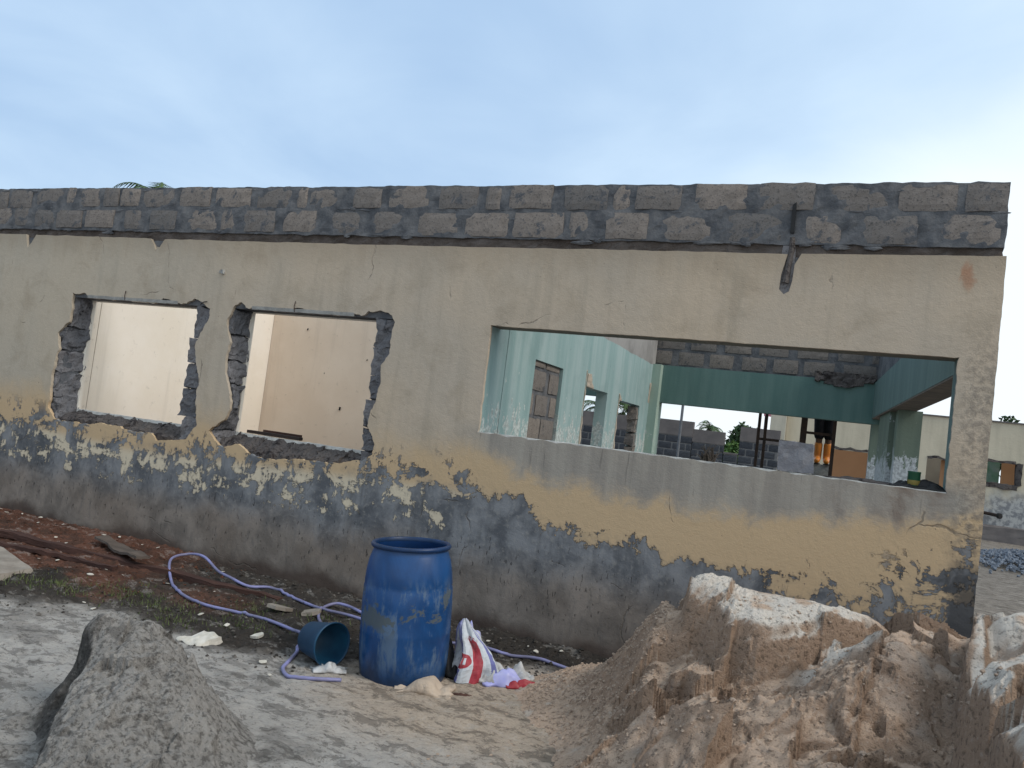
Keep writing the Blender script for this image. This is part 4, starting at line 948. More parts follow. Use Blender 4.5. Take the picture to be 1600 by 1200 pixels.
# ------------------------------------------------------------------ trees
def palm(name, loc, h, n, L, label, seed):
    rg = random.Random(seed); t = empty(name, loc); tag(t, label, 'palm tree', 'palm trees beyond the ruin')
    lean = rg.uniform(-.04, .04)*h
    MB().tube([(0, 0, -.1), (lean*.3, 0, h*.5), (lean, 0, h)], [.16, .12, .10], 8).build('trunk', MT['bark'], t, True)
    v = []; f = []
    for i in range(n):
        az = 2*math.pi*i/n+rg.uniform(-.2, .2); el_ = rg.uniform(.0, 1.25); l = L*rg.uniform(.8, 1.1)
        d = Vector((math.cos(az), math.sin(az), 0)); pts_ = []
        p = Vector((lean, 0, h)); ang = el_
        for s in range(11):
            pts_.append(p.copy()); p = p+(d*math.cos(ang)+Vector((0, 0, math.sin(ang))))*l/10; ang -= .17+.02*s*.6
        side_ = d.cross(Vector((0, 0, 1)))
        for s in range(1, 11):
            for sub in (0, .5):
                q = pts_[s-1].lerp(pts_[s], sub); wl_ = l*.24*math.sin(math.pi*min(1, (s+sub)/11*.85+.12))
                tn = (pts_[s]-pts_[s-1]).normalized()
                for sg in (-1, 1):
                    b = len(v); e = q+side_*sg*wl_+tn*wl_*.55-Vector((0, 0, wl_*.45*rg.uniform(.5, 1.4)))
                    v += [tuple(q-tn*.022*l), tuple(q+tn*.022*l), tuple(e)]; f.append((b, b+1, b+2))
        for s in range(10):
            b = len(v); a = side_*.025; v += [tuple(pts_[s]-a), tuple(pts_[s]+a), tuple(pts_[s+1]+a), tuple(pts_[s+1]-a)]; f.append((b, b+1, b+2, b+3))
    mesh('crown', v, f, MT['palm'], t)
palm('palm_tree', (-20.6, 12, 0), 7.45, 12, 1.7, 'palm tree whose frond tips show over the wall top', 3)
palm('palm_tree', (-10.6, 30, 0), 3.0, 15, 1.7, 'palm tree seen through the left partition doorway', 5)
palm('palm_tree', (-8.35, 27, 0), 3.0, 17, 1.7, 'palm tree seen through the right partition doorway', 8)
palm('palm_tree', (-6.1, 35, 0), 2.75, 15, 1.1, 'small far palm tree under the green beam', 9)
def tree(name, loc, h, R, n, label, mat, seed, leaf=.16):
    rg = random.Random(seed); t = empty(name, loc); tag(t, label, 'tree')
    m = MB(); m.tube([(0, 0, -.1), (.03*h, 0, h*.35), (.0, .02*h, h*.75)], [.05*R+.03, .04*R+.02, .02], 7)
    v = []; f = []; cl = []
    for i in range(9):
        a = rg.uniform(0, 6.28); r_ = rg.uniform(.3, .75)*R; c_ = Vector((math.cos(a)*r_, math.sin(a)*r_, h*rg.uniform(.35, .9))); cl.append((c_, R*rg.uniform(.3, .5)))
        m.tube([(0, 0, h*.3), tuple(c_*.6+Vector((0, 0, h*.1))), tuple(c_)], [.03*R, .02*R, .008], 5)
    m.build('trunk', MT['bark'], t)
    for i in range(n):
        c_, r_ = rg.choice(cl); d = Vector((rg.gauss(0, 1), rg.gauss(0, 1), rg.gauss(0, 1))).normalized()*r_*rg.uniform(.4, 1.1)
        p = c_+d; p.z = max(p.z, .05); a = Vector((rg.gauss(0, 1), rg.gauss(0, 1), rg.gauss(0, .6))).normalized()*leaf*rg.uniform(.5, 1); b_ = a.cross(Vector((rg.gauss(0, 1), rg.gauss(0, 1), rg.gauss(0, 1)))).normalized()*leaf*.4
        b = len(v); v += [tuple(p-a), tuple(p+b_), tuple(p+a), tuple(p-b_)]; f.append((b, b+1, b+2, b+3))
    mesh('crown', v, f, mat, t)
tree('shrub', (-3.55, 23.5, 0), 2.0, .7, 900, 'bright green shrub between the unfinished block walls', MT['leaf'], 3, .14)
tree('leafy_tree', (-4.0, 29, 0), 2.9, 1.3, 1600, 'dark leafy tree rising behind the block walls', MT['leaf_dark'], 6, .2)
tree('leafy_tree', (-3.1, 26.5, 0), 3.0, .8, 900, 'dark bushy tree top beside the pink awning', MT['leaf_dark'], 11, .18)
tree('leafy_tree', (-10.0, 33, 0), 3.0, 2.2, 1500, 'dark tree behind the palm in the left doorway', MT['leaf_dark'], 12, .25)
tree('leafy_tree', (-8.0, 31, 0), 2.5, 1.3, 1200, 'dark round tree behind the palm in the right doorway', MT['leaf_dark'], 14, .22)
tree('leafy_tree', (9.2, 47, 0), 5.9, 1.2, 900, 'distant tree tip above the yard building roofline', MT['leaf_dark'], 16, .25)

# ------------------------------------------------------------------ sand piles
def rbf(P, sm=.12):
    P = np.array(P, float); d = np.hypot(P[:, None, 0]-P[None, :, 0], P[:, None, 1]-P[None, :, 1])
    A = np.sqrt(d*d+sm*sm); n = len(P); Q = np.c_[np.ones(n), P[:, :2]]
    K = np.block([[-A-1e-3*np.eye(n)*0, Q], [Q.T, np.zeros((3, 3))]]); wv = np.linalg.solve(K+1e-9*np.eye(n+3), np.r_[P[:, 2], 0, 0, 0])
    def ev(x, y):
        s = wv[n]+wv[n+1]*x+wv[n+2]*y
        for i in range(n): s = s-wv[i]*np.sqrt((x-P[i, 0])**2+(y-P[i, 1])**2+sm*sm)
        return s
    return ev
def segd(px, py, poly):
    """signed distance to open polyline: positive on the left of travel"""
    best = np.full(px.shape, 1e9); sg = np.zeros(px.shape)
    for (ax, ay), (bx, by) in zip(poly[:-1], poly[1:]):
        ux, uy = bx-ax, by-ay; L2 = ux*ux+uy*uy
        t_ = np.clip(((px-ax)*ux+(py-ay)*uy)/L2, 0, 1); qx, qy = ax+ux*t_, ay+uy*t_
        d = np.hypot(px-qx, py-qy); cr = ux*(py-ay)-uy*(px-ax)
        m = d < best; best = np.where(m, d, best); sg = np.where(m, np.sign(cr), sg)
    return best*sg
def pile_mesh(name, xr, yr, step, H, colf, mat):
    xs = np.arange(xr[0], xr[1], step); ys = np.arange(yr[0], yr[1], step); X_, Y_ = np.meshgrid(xs, ys)
    Z_ = H(X_, Y_); c_ = colf(X_, Y_, Z_)
    g_ = gz(X_, Y_)
    keep = Z_ > g_-.02
    ii = np.arange(X_.size).reshape(X_.shape)
    f_ = np.stack([ii[:-1, :-1], ii[:-1, 1:], ii[1:, 1:], ii[1:, :-1]], -1).reshape(-1, 4)
    kq = keep.ravel()[f_].any(1); f_ = f_[kq]
    used = np.unique(f_); mp = -np.ones(X_.size, int); mp[used] = np.arange(len(used))
    Zc = np.maximum(Z_, g_-.05)
    return fastmesh(name, np.stack([X_, Y_, Zc], -1).reshape(-1, 3)[used], mp[f_], mat, c_.reshape(-1, 3)[used], None, False)

def slabs(x, y, seed, cell, off, tilt):
    gx_, gy_ = np.floor(x/cell), np.floor(y/cell); best = np.full(x.shape, 1e9); out = np.zeros(x.shape); z0 = np.zeros_like(gx_)
    for i in (-1, 0, 1):
        for j in (-1, 0, 1):
            cx_, cy_ = gx_+i, gy_+j
            px = (cx_+_h(cx_, cy_, z0, seed))*cell; py = (cy_+_h(cx_, cy_, z0, seed+1))*cell
            d = np.hypot(x-px, y-py)
            val = off*(2*_h(cx_, cy_, z0, seed+2)-1)+tilt*((2*_h(cx_, cy_, z0, seed+3)-1)*(x-px)+(2*_h(cx_, cy_, z0, seed+4)-1)*(y-py))
            m = d < best; best = np.where(m, d, best); out = np.where(m, val, out)
    return out
ctlR = [(-1.75, -.65, .0), (-1.63, -.6, .03), (-1.46, -.6, .11), (-1.09, -.7, .27), (-.94, -1.0, .60), (-.80, -1.22, .82), (-.65, -1.4, .98), (-.5, -1.4, .99), (-.37, -1.36, .98), (-.14, -1.3, .955), (-.02, -1.25, .95), (.25, -1.2, .93), (.37, -1.2, .89), (.44, -1.2, .84),
        (-1.1, -.3, .08), (-.5, -.5, .35), (.2, -.4, .32), (.8, -.5, .42), (-.4, -.12, .10), (.6, -.12, .12), (-.6, -.9, .72), (.1, -.8, .62), (1.3, -.6, .55), (1.3, -.15, .2), (1.2, -1.2, 1.0),
        (-1.6, -1.0, .05), (-1.45, -1.4, .04), (-1.25, -1.2, .16), (-1.1, -1.5, .17), (-1.15, -1.9, .03), (-1.7, -1.5, -.04), (-1.4, -2.2, -.06), (-.98, -1.95, .12), (-.90, -1.6, .42), (-.85, -2.1, .28), (-.95, -2.5, .10), (-.9, -3.0, .0), (-.6, -3.4, .0),
        (-.66, -1.62, .70), (-.45, -1.66, .82), (-.3, -1.6, .89), (-.35, -1.8, .70), (-.1, -1.75, .74), (-.5, -2.1, .53), (-.55, -2.5, .38), (0, -2.2, .62), (.1, -1.6, .83), (.2, -1.75, .80), (-.2, -2.6, .47), (-.2, -3.1, .30), (.1, -3.3, .35),
        (.40, -1.45, .85), (.43, -1.62, .95), (.49, -1.6, .955), (.53, -1.62, .915), (.56, -1.7, .97), (.62, -1.7, 1.0), (.70, -1.72, 1.06), (.75, -1.75, 1.1), (.85, -1.75, 1.13), (1.2, -1.7, 1.15), (1.5, -1.8, 1.1), (1.4, -2.6, 1.0), (1.2, -3.2, .9),
        (.43, -2.05, .86), (.34, -2.3, .70), (.30, -2.7, .60), (.5, -2.5, .98), (.57, -2.6, 1.02), (.72, -2.4, 1.12), (.56, -3.1, .95), (.52, -3.3, .90), (.40, -3.2, .60), (.85, -2.9, 1.04), (.9, -3.4, .85), (.2, -3.0, .48), (.5, -3.7, .7), (1.0, -3.8, .5), (0, -3.7, .1), (.64, -2.1, .93)]
evR = rbf(ctlR, .10)
crust_line = [(-.70, -1.30), (-.66, -1.47), (-.55, -1.53), (-.42, -1.62), (-.28, -1.66), (-.12, -1.60), (.0, -1.52), (.12, -1.38), (.25, -1.27)]
crust2 = [(.66, -1.60), (.62, -1.85), (.58, -2.15), (.52, -2.45), (.50, -2.62), (.55, -2.9), (.53, -3.4)]
def HR(x, y):
    wx = x+.035*fbm(x*4, y*4, None, 71, 3); wy = y+.035*fbm(x*4+9, y*4, None, 72, 3)
    h = evR(wx, wy)
    mass = sst(h, .02, .35)
    # undercut below the crust: the face drops away in a small cliff
    d1 = segd(wx, wy, crust_line)          # left of travel = uphill side
    out1 = np.where(d1 < 0, -d1, 0); w1_ = np.exp(-(out1/.26)**2)*(d1 < 0)
    nearx = sst(x, -.85, -.7)*sst(x, .4, .2)
    h = h-.165*w1_*nearx*sst(out1, .0, .022)
    d2 = segd(wx, wy, crust2)
    out2 = np.where(d2 < 0, -d2, 0); w2_ = np.exp(-(out2/.22)**2)*(d2 < 0)
    h = h-.26*w2_*sst(y, -1.55, -1.75)*sst(out2, 0, .03)
    # slumped flutes running down the face
    fl = np.abs(fbm(x*4.5+.9*y, y*1.9, None, 81, 4, .6)); h = h-.04*mass*(.45-fl).clip(0)*sst(y, -1.35, -1.7)
    # clods and crumbs
    crusty = sst(d1, .0, .05)*nearx
    gm = np.maximum(sst(fbm(x*1.5+4, y*1.5, None, 88, 3), -.12, .22), sst(x, -.75, -.95))   # crumbly here, cut clean elsewhere
    big = fbm(x*2.4, y*2.4, None, 95, 3); h = h+.055*mass*(1-.6*crusty)*big
    face = mass*sst(x, -1.05, -.85)*(1-.8*crusty)
    ux = x+.06*fbm(x*5, y*5, None, 61, 3); uy = y+.06*fbm(x*5+7, y*5, None, 62, 3)
    h = h+face*slabs(ux, uy, 11, .38, .075, .50)+face*slabs(ux+.03*fbm(x*14, y*14, None, 65, 2), uy, 17, .16, .028, .34)*(.35+.65*gm)
    cl = fbm(x*10, y*10, None, 91, 4, .65); h = h+.036*mass*(1-.6*crusty)*np.maximum(cl-.05, -.3)*(.12+.88*gm)
    pit = sst(fbm(x*4.2+5, y*4.2, None, 99, 3), .32, .42); h = h-.12*pit*mass*sst(y, -1.5, -1.75)
    gr = fbm(x*24, y*24, None, 94, 3, .75); h = h+.020*mass*gr*(.10+.9*gm)
    lf = sst(h, -.02, .12)*sst(x, -.75, -1.0); h = h+.034*lf*np.abs(fbm(x*15, y*15, None, 93, 4, .65))
    return h
def colR(x, y, z):
    n = fbm(x*3, y*3, None, 101, 5, .6); n2 = fbm(x*11, y*11, None, 103, 4, .6)
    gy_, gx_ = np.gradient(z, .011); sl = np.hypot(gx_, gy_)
    base = np.array((.54, .40, .30)); pale = np.array((.66, .60, .53)); damp = np.array((.26, .19, .14)); warm = np.array((.53, .39, .295)); grey = np.array((.22, .20, .185))
    c_ = base*(1+.14*n[..., None])
    fw_ = sst(n, .1, .5); c_ = c_*(1-.5*fw_[..., None])+warm*.5*fw_[..., None]
    fd = sst(n2+n*.4, .15, .5); c_ = c_*(1-.3*fd[..., None])+damp*.3*fd[..., None]
    fg = sst(fbm(x*2+7, y*2, None, 107, 5, .6), .22, .42)*.5; c_ = c_*(1-fg[..., None])+grey*fg[..., None]
    steep_shade = np.array((.30, .205, .145)); fm = sst(sl+.35*n, .6, 1.4)*.75; c_ = c_*(1-fm[..., None])+steep_shade*fm[..., None]  # steep faces painted darker brown to deepen their shade
    d1 = segd(x+.03*n2, y+.03*n2, crust_line); d2 = segd(x+.03*n2, y+.03*n2, crust2)
    cr = sst(d1, -.02, .01)*sst(d1, .42, .25)*sst(x, -.8, -.7)*sst(x, .34, .05+.1)*sst(y, -1.05, -1.2)
    cr = np.maximum(cr, sst(d2, -.015, .01)*sst(d2, .34, .2)*sst(y, -1.5, -1.65)*sst(x+.25*n, 1.25, 1.0))
    cr = np.maximum(cr, .85*sst(np.hypot((x-.16)*.9, (y+1.66)*1.6)+.06*n, .28, .14))
    cr = np.maximum(cr, .55*sst(n2+.5*n, .28, .5)*sst(sl, .8, .35)*sst(y, -2.3, -1.6))
    cr = cr*sst(sl, 2.2, .9)*sst(n2+.5*n, -.6, -.15)
    c_ = c_*(1-cr[..., None])+pale*cr[..., None]
    return c_
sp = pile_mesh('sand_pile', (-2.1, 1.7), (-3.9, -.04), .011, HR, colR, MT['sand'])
tag(sp, 'big pinkish tan sand pile with pale dry crust in the right foreground', 'sand pile')

ctlL = [(-3.28, -3.00, .45), (-3.16, -2.95, .46), (-3.12, -3.04, .41), (-3.06, -3.2, .33), (-2.93, -3.36, .265), (-2.82, -3.48, .21), (-2.70, -3.61, .15), (-3.12, -2.78, .47), (-3.24, -2.86, .46), (-2.95, -2.82, .44),
        (-2.76, -2.89, .33), (-2.63, -2.84, .22), (-2.53, -2.84, .13), (-2.31, -2.84, -.01), (-2.56, -3.22, .25), (-2.3, -3.43, .10), (-2.75, -3.1, .36), (-2.92, -3.03, .42), (-2.5, -3.5, .12), (-2.1, -3.2, -.03), (-2.2, -3.75, -.03), (-2.5, -3.85, -.02),
        (-3.42, -3.04, .16), (-3.5, -3.06, .03), (-3.24, -3.22, .10), (-3.30, -3.28, .0), (-3.08, -3.44, .06), (-3.12, -3.52, -.02), (-2.95, -3.60, .03), (-2.98, -3.70, -.03), (-2.8, -3.8, -.03), (-3.42, -3.24, .05), (-3.22, -3.45, .05), (-3.08, -3.66, .04), (-3.8, -3.2, -.06), (-3.5, -3.6, -.06), (-3.2, -3.95, -.05),
        (-3.45, -2.85, .20), (-3.6, -2.8, .0), (-3.3, -2.65, .20), (-3.3, -2.45, -.02), (-3.0, -2.55, .16), (-2.95, -2.38, -.02), (-2.7, -2.6, .06), (-2.5, -2.5, -.03)]
evL = rbf(ctlL, .08)
def HL(x, y):
    wx = x+.02*fbm(x*5, y*5, None, 171, 3); wy = y+.02*fbm(x*5+9, y*5, None, 172, 3)
    h = evL(wx, wy); m = sst(h, .0, .2)
    h = h+.030*m*fbm(x*4, y*4, None, 181, 3)+.024*m*fbm(x*13, y*13, None, 183, 4, .65)+.013*m*fbm(x*38, y*38, None, 189, 2, .6)
    dl = segd(wx, wy, [(-3.36, -2.75), (-3.33, -3.0), (-3.16, -3.08), (-3.10, -3.22), (-2.97, -3.38), (-2.86, -3.50), (-2.73, -3.64)]); ol = np.where(dl < 0, -dl, 0); h = h-.13*np.exp(-(ol/.16)**2)*(dl < 0)*sst(ol, 0, .015)*sst(y, -2.80, -2.95)+m*slabs(wx, wy, 31, .22, .018, .20)
    h = h-.03*m*(.35-np.abs(fbm((x+.5*y)*8, y*2, None, 185, 3))).clip(0)
    hole = np.exp(-(((x+3.26)/.07)**2+((y+3.10)/.07)**2)); h = h-.09*hole*(1+.5*fbm(x*12, y*12, None, 187, 3))
    return h
def colL(x, y, z):
    n = fbm(x*4, y*4, None, 201, 5, .6); n2 = fbm(x*20, y*20, None, 203, 4, .65)
    c_ = np.array((.34, .322, .30))*(1+.2*n[..., None]+.35*n2[..., None])
    fd = sst(n2, .12, .4)*.6; c_ = c_*(1-fd[..., None])+np.array((.07, .064, .06))*fd[..., None]
    dl = segd(x, y, [(-3.34, -2.95), (-3.30, -3.02), (-3.16, -3.08), (-3.10, -3.22), (-2.97, -3.38), (-2.86, -3.50), (-2.73, -3.64)]); hole = np.exp(-(((x+3.27)/.12)**2+((y+3.12)/.12)**2))+.75*(dl < 0)*np.exp(-(dl/.12)**2); wet_shade = sst(hole+.45*n, .35, .75)*.8  # wet hollow, plus the left cliff's shade painted dark
    c_ = c_*(1-wet_shade[..., None])+np.array((.045, .042, .04))*wet_shade[..., None]
    return c_
gp = pile_mesh('sand_pile', (-3.8, -2.05), (-4.3, -2.1), .008, HL, colL, MT['grey_sand'])
tag(gp, 'grey damp sand pile with flattened top in the left foreground', 'sand pile')
# loose crumbs of sand on and below the big pile
cv = []; cf = []; ca = []
for i in range(9000):
    if i < 7400: x = random.uniform(-1.75, -.75); y = random.uniform(-2.5, -.45)
    else: x = random.uniform(-.9, .6); y = random.uniform(-2.9, -1.4)
    cv.append((x, y))
cv = np.array(cv); hz = np.maximum(HR(cv[:, 0], cv[:, 1]), gz(cv[:, 0], cv[:, 1])); den_ = fbm(cv[:, 0]*2, cv[:, 1]*2, None, 7, 3)
V_ = []; F_ = []; C_ = []
for (x, y), z, dn in zip(cv, hz, den_):
    if z < .02 and random.random() > .12: continue
    if dn < -.25: continue
    s = .0028+.0085*random.random()**3+(.012 if random.random() < .012 else 0)
    b = len(V_)
    for pnt in ((1, 0, 0), (-1, 0, 0), (0, 1, 0), (0, -1, 0), (0, 0, 1), (0, 0, -1), (.6, .6, .6), (-.6, .6, .6), (.6, -.6, .6), (-.6, -.6, .6)):
        j = random.uniform(.75, 1.2); V_.append((x+pnt[0]*s*j, y+pnt[1]*s*j, z+pnt[2]*s*j*.8))
        C_.append((.50, .38, .295))
    F_ += [tuple(b+q for q in t3) for t3 in ((0, 6, 8), (0, 2, 6), (2, 7, 6), (2, 1, 7), (1, 9, 7), (1, 3, 9), (3, 8, 9), (3, 0, 8), (6, 4, 8), (6, 7, 4), (7, 9, 4), (9, 8, 4), (2, 0, 5), (1, 2, 5), (3, 1, 5), (0, 3, 5))]
cr_ = fastmesh('sand_crumbs', np.array(V_), np.array(F_), MT['sand'], np.array(C_), None, False)
tag(cr_, 'loose tan sand crumbs strewn at the left foot of the big pile', 'sand', kind='stuff')

# ------------------------------------------------------------------ barrel, bucket, hoses, sacks
bx_, by_ = -2.45, -1.30
Bq = empty('barrel', (bx_, by_, gnd(bx_, by_)-.05)); Bq.rotation_euler = (math.radians(1.0), math.radians(-3.2), 0)
tag(Bq, 'open blue plastic barrel with scuffed sides standing before the wall', 'barrel')

pr = [(0, .0), (.235, .0), (.262, .012), (.276, .05), (.286, .15), (.2925, .28), (.2925, .33), (.2955, .345), (.2925, .36), (.293, .50), (.289, .62), (.2835, .635), (.286, .65), (.279, .72), (.266, .79), (.250, .835), (.243, .855), (.243, .872)]
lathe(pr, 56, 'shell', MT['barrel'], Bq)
MT['rim'] = simple('rim_plastic', (.005, .03, .10), (.004, .02, .06), 9, .4, .1, spec=.4)
lathe([(.243, .866), (.256, .868), (.262, .876), (.262, .888), (.256, .896), (.240, .896), (.234, .890), (.236, .868)], 56, 'rim', MT['rim'], Bq)
lathe([(.236, .885), (.237, .85), (.262, .78), (.284, .6), (.284, .25), (.27, .06), (0, .04)], 56, 'inside', MT['barrel_in'], Bq)
kx, ky = -3.06, -1.50
K = empty('bucket', (kx, ky, gnd(kx, ky)+.128)); tag(K, 'dark teal plastic bucket tipped on its side left of the barrel', 'bucket')
K.rotation_euler = Vector((.955, -.30, .07)).to_track_quat('Z', 'Y').to_euler()
lathe([(0, 0), (.098, .0), (.104, .006), (.132, .215), (.140, .222), (.141, .236), (.134, .238), (.132, .232), (.126, .215)], 40, 'shell', MT['bucket'], K)
lathe([(.1275, .225), (.125, .21), (.098, .012), (0, .010)], 40, 'inside', MT['bucket_in'], K)
def catmull(P, n=10):
    P = [Vector(p) for p in P]; out = []
    for i in range(len(P)-1):
        p0, p1, p2, p3 = P[max(i-1, 0)], P[i], P[i+1], P[min(i+2, len(P)-1)]
        for k_ in range(n):
            t_ = k_/n; out.append(.5*((2*p1)+(p2-p0)*t_+(2*p0-5*p1+4*p2-p3)*t_*t_+(3*p1-p0-3*p2+p3)*t_**3))
    out.append(P[-1]); return out
def hose(name, xy, label, lifts={}):
    pts_ = [(x, y, gnd(x, y)+.010+lifts.get(i, 0)) for i, (x, y) in enumerate(xy)]
    c_ = catmull(pts_, 9); c_ = [Vector((p.x, p.y, max(p.z, gnd(p.x, p.y)+.006))) for p in c_]
    o = MB().tube(c_, .012, 9).build(name, MT['hose'], None, True); return tag(o, label, 'hose', 'garden hoses on the ground')
hose('garden_hose', [(-2.9, -.62), (-3.34, -.55), (-3.69, -.53), (-4.05, -.41), (-4.36, -.34), (-4.51, -.45), (-4.74, -.43), (-4.95, -.36), (-5.22, -.27), (-5.42, -.27), (-5.40, -.48), (-5.02, -.80), (-4.69, -1.0), (-4.36, -1.1), (-4.04, -1.09), (-3.72, -1.11), (-3.33, -1.19), (-3.12, -1.24)], 'lilac hose looping over the timber towards the tipped bucket', {7: .06, 8: .10, 9: .09, 10: .05, 6: .03})
hose('garden_hose', [(-1.58, -.42), (-1.85, -.41), (-2.04, -.44), (-2.18, -.47), (-2.37, -.46), (-2.58, -.52), (-2.97, -.50), (-3.34, -.45), (-3.53, -.37), (-3.66, -.38), (-3.68, -.53), (-3.53, -.77), (-3.32, -.98), (-3.22, -1.18), (-3.20, -1.42), (-3.13, -1.53), (-3.08, -1.67), (-3.02, -1.80), (-2.9, -1.88), (-2.75, -1.83), (-2.64, -1.72)], 'lilac hose running behind the barrel and curling in front of the bucket', {8: .02, 9: .02})

SK = empty('cement_sack', (-2.08, -1.06, gnd(-2.08, -1.06))); tag(SK, 'crumpled white cement sack with red and blue print beside the barrel', 'sack')
def sack_sheet():
    nu, nv_ = 44, 30; v = []; f = []; uv = []
    for j in range(nv_+1):
        for i in range(nu+1):
            u, w = i/nu, j/nv_; a = (u-.5)*2*math.pi*.92-.5*math.pi
            rr_ = (.17*(1-w)**.8+.014)*(1+.26*math.sin(a*4+2.5*w+1)+.14*math.sin(a*7+1.3-2*w))
            x = math.cos(a)*rr_*.85-.05*w+.03*math.sin(w*5); y = math.sin(a)*rr_*.75; z = .36*w**.92
            v.append((x, y, z)); uv.append((u, w))
    V = np.array(v)
    for a_ in range(3): V[:, a_] += (.016 if a_ < 2 else .010)*fbm(V[:, 0]*16+a_*5, V[:, 1]*16, V[:, 2]*11, 300+a_, 3, .6)
    V[:, 2] = np.maximum(V[:, 2], -.005)
    for j in range(nv_):
        for i in range(nu): a = j*(nu+1)+i; f.append((a, a+1, a+nu+2, a+nu+1))
    o = mesh('sack_body', V, f, MT['sack'], SK, False)
    ul = o.data.uv_layers.new(name='UVMap')
    for lp in o.data.loops: ul.data[lp.index].uv = uv[lp.vertex_index]
    sm = o.modifiers.new('thick', 'SOLIDIFY'); sm.thickness = .004
    return o
sack_sheet()
rag('sack_fold', .13, .03, .0, .12, .08, .13, MT['whitep'], 21, .5, SK)
rag('void_shade', -.16, -.04, .0, .13, .09, .16, MT['blackp'], 22, .2, SK)  # black lump painting the shaded void between barrel and sack
gl = lambda x, y: gnd(x, y)
tag(rag('plastic_sheet', -1.86, -1.02, gl(-1.86, -1.02), .13, .06, .085, MT['lilac'], 23, .6), 'lilac plastic scrap lying right of the cement sack', 'plastic')
tag(rag('plastic_sheet', -2.20, -.86, gl(-2.2, -.86), .12, .09, .22, MT['lilac'], 24, 1.2), 'lilac and white plastic bag poking out behind the barrel', 'plastic')
tag(rag('red_wrapper', -1.74, -.98, gl(-1.74, -.98), .11, .045, .055, MT['redp'], 25, .5), 'crumpled red wrapper at the edge of the sand pile', 'wrapper')
tag(rag('white_wrapper', -1.82, -.88, gl(-1.82, -.88), .12, .05, .10, MT['whitep'], 26, .4), 'white crumpled wrapper behind the red one', 'wrapper')
tag(rag('white_wrapper', -2.80, -1.62, gl(-2.8, -1.62), .11, .05, .05, MT['whitep'], 27, .7), 'dirty white plastic scrap under the mouth of the bucket', 'wrapper')
tag(rag('wood_scrap', -1.98, -1.38, gl(-1.98, -1.38), .06, .014, .02, MT['wood'], 28, .45), 'short brown stick on pale sand in front of the sack', 'stick')
tag(rag('sand_heap', -2.20, -1.45, gl(-2.2, -1.45)-.01, .17, .12, .085, simple('heap_sand', (.50, .41, .325), (.40, .32, .25), 12, .97, .9, .012), 29, .3, None, 40, 1, .9), 'small heap of pale sand against the foot of the barrel', 'sand')

# ------------------------------------------------------------------ timbers, slab, chips, grass
def timber(name, a, b, w, h, mat, label, seed, lift=(0, 0), cat='timber'):
    a = Vector((*a, gnd(*a)+lift[0])); b = Vector((*b, gnd(*b)+lift[1])); d = (b-a); L = d.length; s = d.normalized().cross(Vector((0, 0, 1))).normalized()*w/2; u_ = Vector((0, 0, h))
    n = 40
    o = rough_hexa(name, [a-s, b-s, b+s, a+s, a-s+u_, b-s+u_, b+s+u_, a+s+u_], (n, 2, 2), .030, mat, None, 4, seed); return tag(o, label, cat)
timber('timber', (-8.3, -.92), (-4.1, -.52), .085, .06, MT['wood'], 'long rotten brown timber lying along the foot of the wall', 3, (.02, -.05))
timber('timber', (-6.95, -1.02), (-5.6, -.88), .05, .035, MT['wood'], 'thin dark strip of wood just in front of the long timber', 4)
timber('board', (-6.38, -.42), (-5.50, -.70), .13, .022, MT['wood_grey'], 'short grey board resting against the long timber', 5, (.05, .07), 'board')
tag(rough_hexa('concrete_slab', [(-6.9, -1.75, .0), (-5.85, -1.78, .0), (-5.87, -1.40, .0), (-6.8, -1.15, .0), (-6.9, -1.75, .09), (-5.87, -1.76, .06), (-5.9, -1.42, .06), (-6.8, -1.17, .10)], (12, 8, 2), .025, MT['slab'], None, 5, 9), 'flat broken cement slab at the left edge of the yard', 'slab')
def chip(loc, size, seed, mat='plaster_chip', flat=.3):
    rg = random.Random(seed); n = rg.randint(5, 8); pl = []
    for i in range(n): a = 2*math.pi*i/n+rg.uniform(-.3, .3); r_ = size*rg.uniform(.6, 1.15); pl.append((r_*math.cos(a), r_*math.sin(a)*rg.uniform(.5, .9)))
    o = MB().prism(pl, 0, size*flat); me = o
    ob = o.build('plaster_chip', MT[mat]); ob.location = loc; ob.rotation_euler = (rg.uniform(-.3, .3), rg.uniform(-.3, .3), rg.uniform(0, 6))
    return ob
big = rough_hexa('plaster_slab', [(-3.88, -1.82, .0), (-3.68, -1.84, .0), (-3.62, -1.68, .0), (-3.82, -1.66, .0), (-3.87, -1.81, .018), (-3.69, -1.83, .015), (-3.63, -1.69, .045), (-3.79, -1.67, .045)], (10, 9, 2), .030, MT['plaster_chip'], None, 9, 12)
big.location = (0, 0, gnd(-3.75, -1.72)); tag(big, 'largest cream plaster slab lying beyond the grey sand pile', 'plaster')
tag(chip((-3.55, -1.42, gnd(-3.55, -1.42)+.01), .055, 77), 'small plaster flake right of the largest plaster slab', 'plaster')
tag(chip((-3.83, -.88, gnd(-3.83, -.88)+.01), .10, 78, 'slab', .25), 'tan flat stone in the loop of the hoses', 'stone')
tag(chip((-3.62, -.72, gnd(-3.62, -.72)+.01), .11, 79, 'slab', .25), 'tan flat stone inside the small hose loop', 'stone')
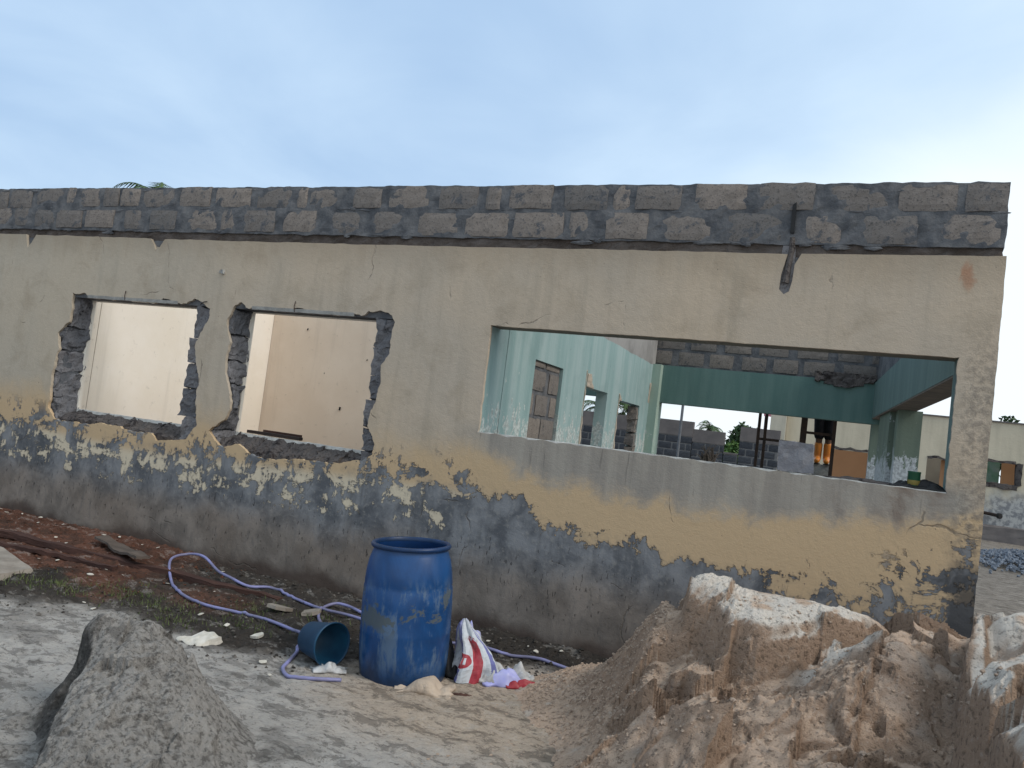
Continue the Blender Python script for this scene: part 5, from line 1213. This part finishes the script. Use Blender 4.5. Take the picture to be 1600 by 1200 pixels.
bits = [(-3.18, -1.8), (-4.95, -1.68), (-4.78, -1.74), (-5.63, -.95), (-7.3, -.12), (-8.3, -.12), (-8.1, -.18), (-7.9, -.15), (-7.5, -.25), (-7.65, -.12), (-6.6, -.2), (-6.5, -.26), (-6.82, -.55), (-6.58, -.62), (-6.31, -1.07), (-6.17, -1.0), (-6.85, -1.12), (-6.45, -.14), (-6.05, -.22), (-5.95, -.12), (-5.55, -1.16), (-5.39, -.98), (-5.03, -.22), (-5.04, -.83), (-4.2, -1.3), (-3.0, -1.95), (-1.9, -.30), (-1.5, -.25), (-2.0, -.22), (-2.3, -.3), (-1.75, -.18), (-4.4, -.2), (-4.6, -.75), (-3.9, -1.35)]
for i, (x, y) in enumerate(bits):
    if i < 26 or True:
        tag(chip((x, y, gnd(x, y)+.008), random.Random(i).uniform(.012, .032), i, 'plaster_chip', .16), 'small white plaster chip scattered on the bare earth', 'plaster', 'white plaster chips on the earth')
# darker clods of earth and small rubble along the wall
V_ = []; F_ = []; C_ = []
for i in range(2600):
    x = random.uniform(-8.4, -1.0); e_ = float(np.interp(x, ex, ey)); y = random.uniform(e_-.25, -.03)
    s = random.uniform(.004, .014)*(2.0 if random.random() < .08 else 1); z = gnd(x, y); b = len(V_)
    redm = x < -4.9 and y > -1.35
    cc = (.14, .062, .04) if redm else random.choice([(.05, .045, .04), (.09, .08, .07), (.06, .05, .045), (.22, .2, .18)])
    for pnt in ((1, 0, 0), (-1, 0, 0), (0, 1, 0), (0, -1, 0), (0, 0, 1), (0, 0, -1)):
        j = random.uniform(.6, 1.3); V_.append((x+pnt[0]*s*j, y+pnt[1]*s*j, z+pnt[2]*s*j*.7)); C_.append(cc)
    F_ += [tuple(b+q for q in t3) for t3 in ((0, 2, 4), (2, 1, 4), (1, 3, 4), (3, 0, 4), (2, 0, 5), (1, 2, 5), (3, 1, 5), (0, 3, 5))]
tag(fastmesh('earth_crumbs', np.array(V_), np.array(F_), MT['ground'], np.array(C_), None, False), 'dark crumbs of earth and rubble along the wall foot', 'earth', kind='stuff')
V_ = []; F_ = []
for i in range(1500):
    cxy = random.choice([(-5.3, -1.55), (-4.9, -1.4), (-4.5, -1.3), (-4.0, -.9), (-3.8, -1.25), (-5.0, -1.2), (-5.7, -1.65), (-4.2, -1.55), (-3.5, -.75), (-5.55, -1.5)])
    x = random.gauss(cxy[0], .15); y = random.gauss(cxy[1], .10); z = gnd(x, y); a = random.uniform(0, 6.28); l = random.uniform(.012, .045); w_ = random.uniform(.002, .004); b = len(V_)
    dx_, dy_ = math.cos(a), math.sin(a); t_ = random.uniform(.3, 1.1)
    V_ += [(x-dy_*w_, y+dx_*w_, z), (x+dy_*w_, y-dx_*w_, z), (x+dx_*l*t_, y+dy_*l*t_, z+l)]; F_.append((b, b+1, b+2))
tag(fastmesh('grass', np.array(V_), np.array(F_), MT['grass'], None, None, False), 'thin short grass on the dark soil left of the barrel', 'grass', kind='stuff')
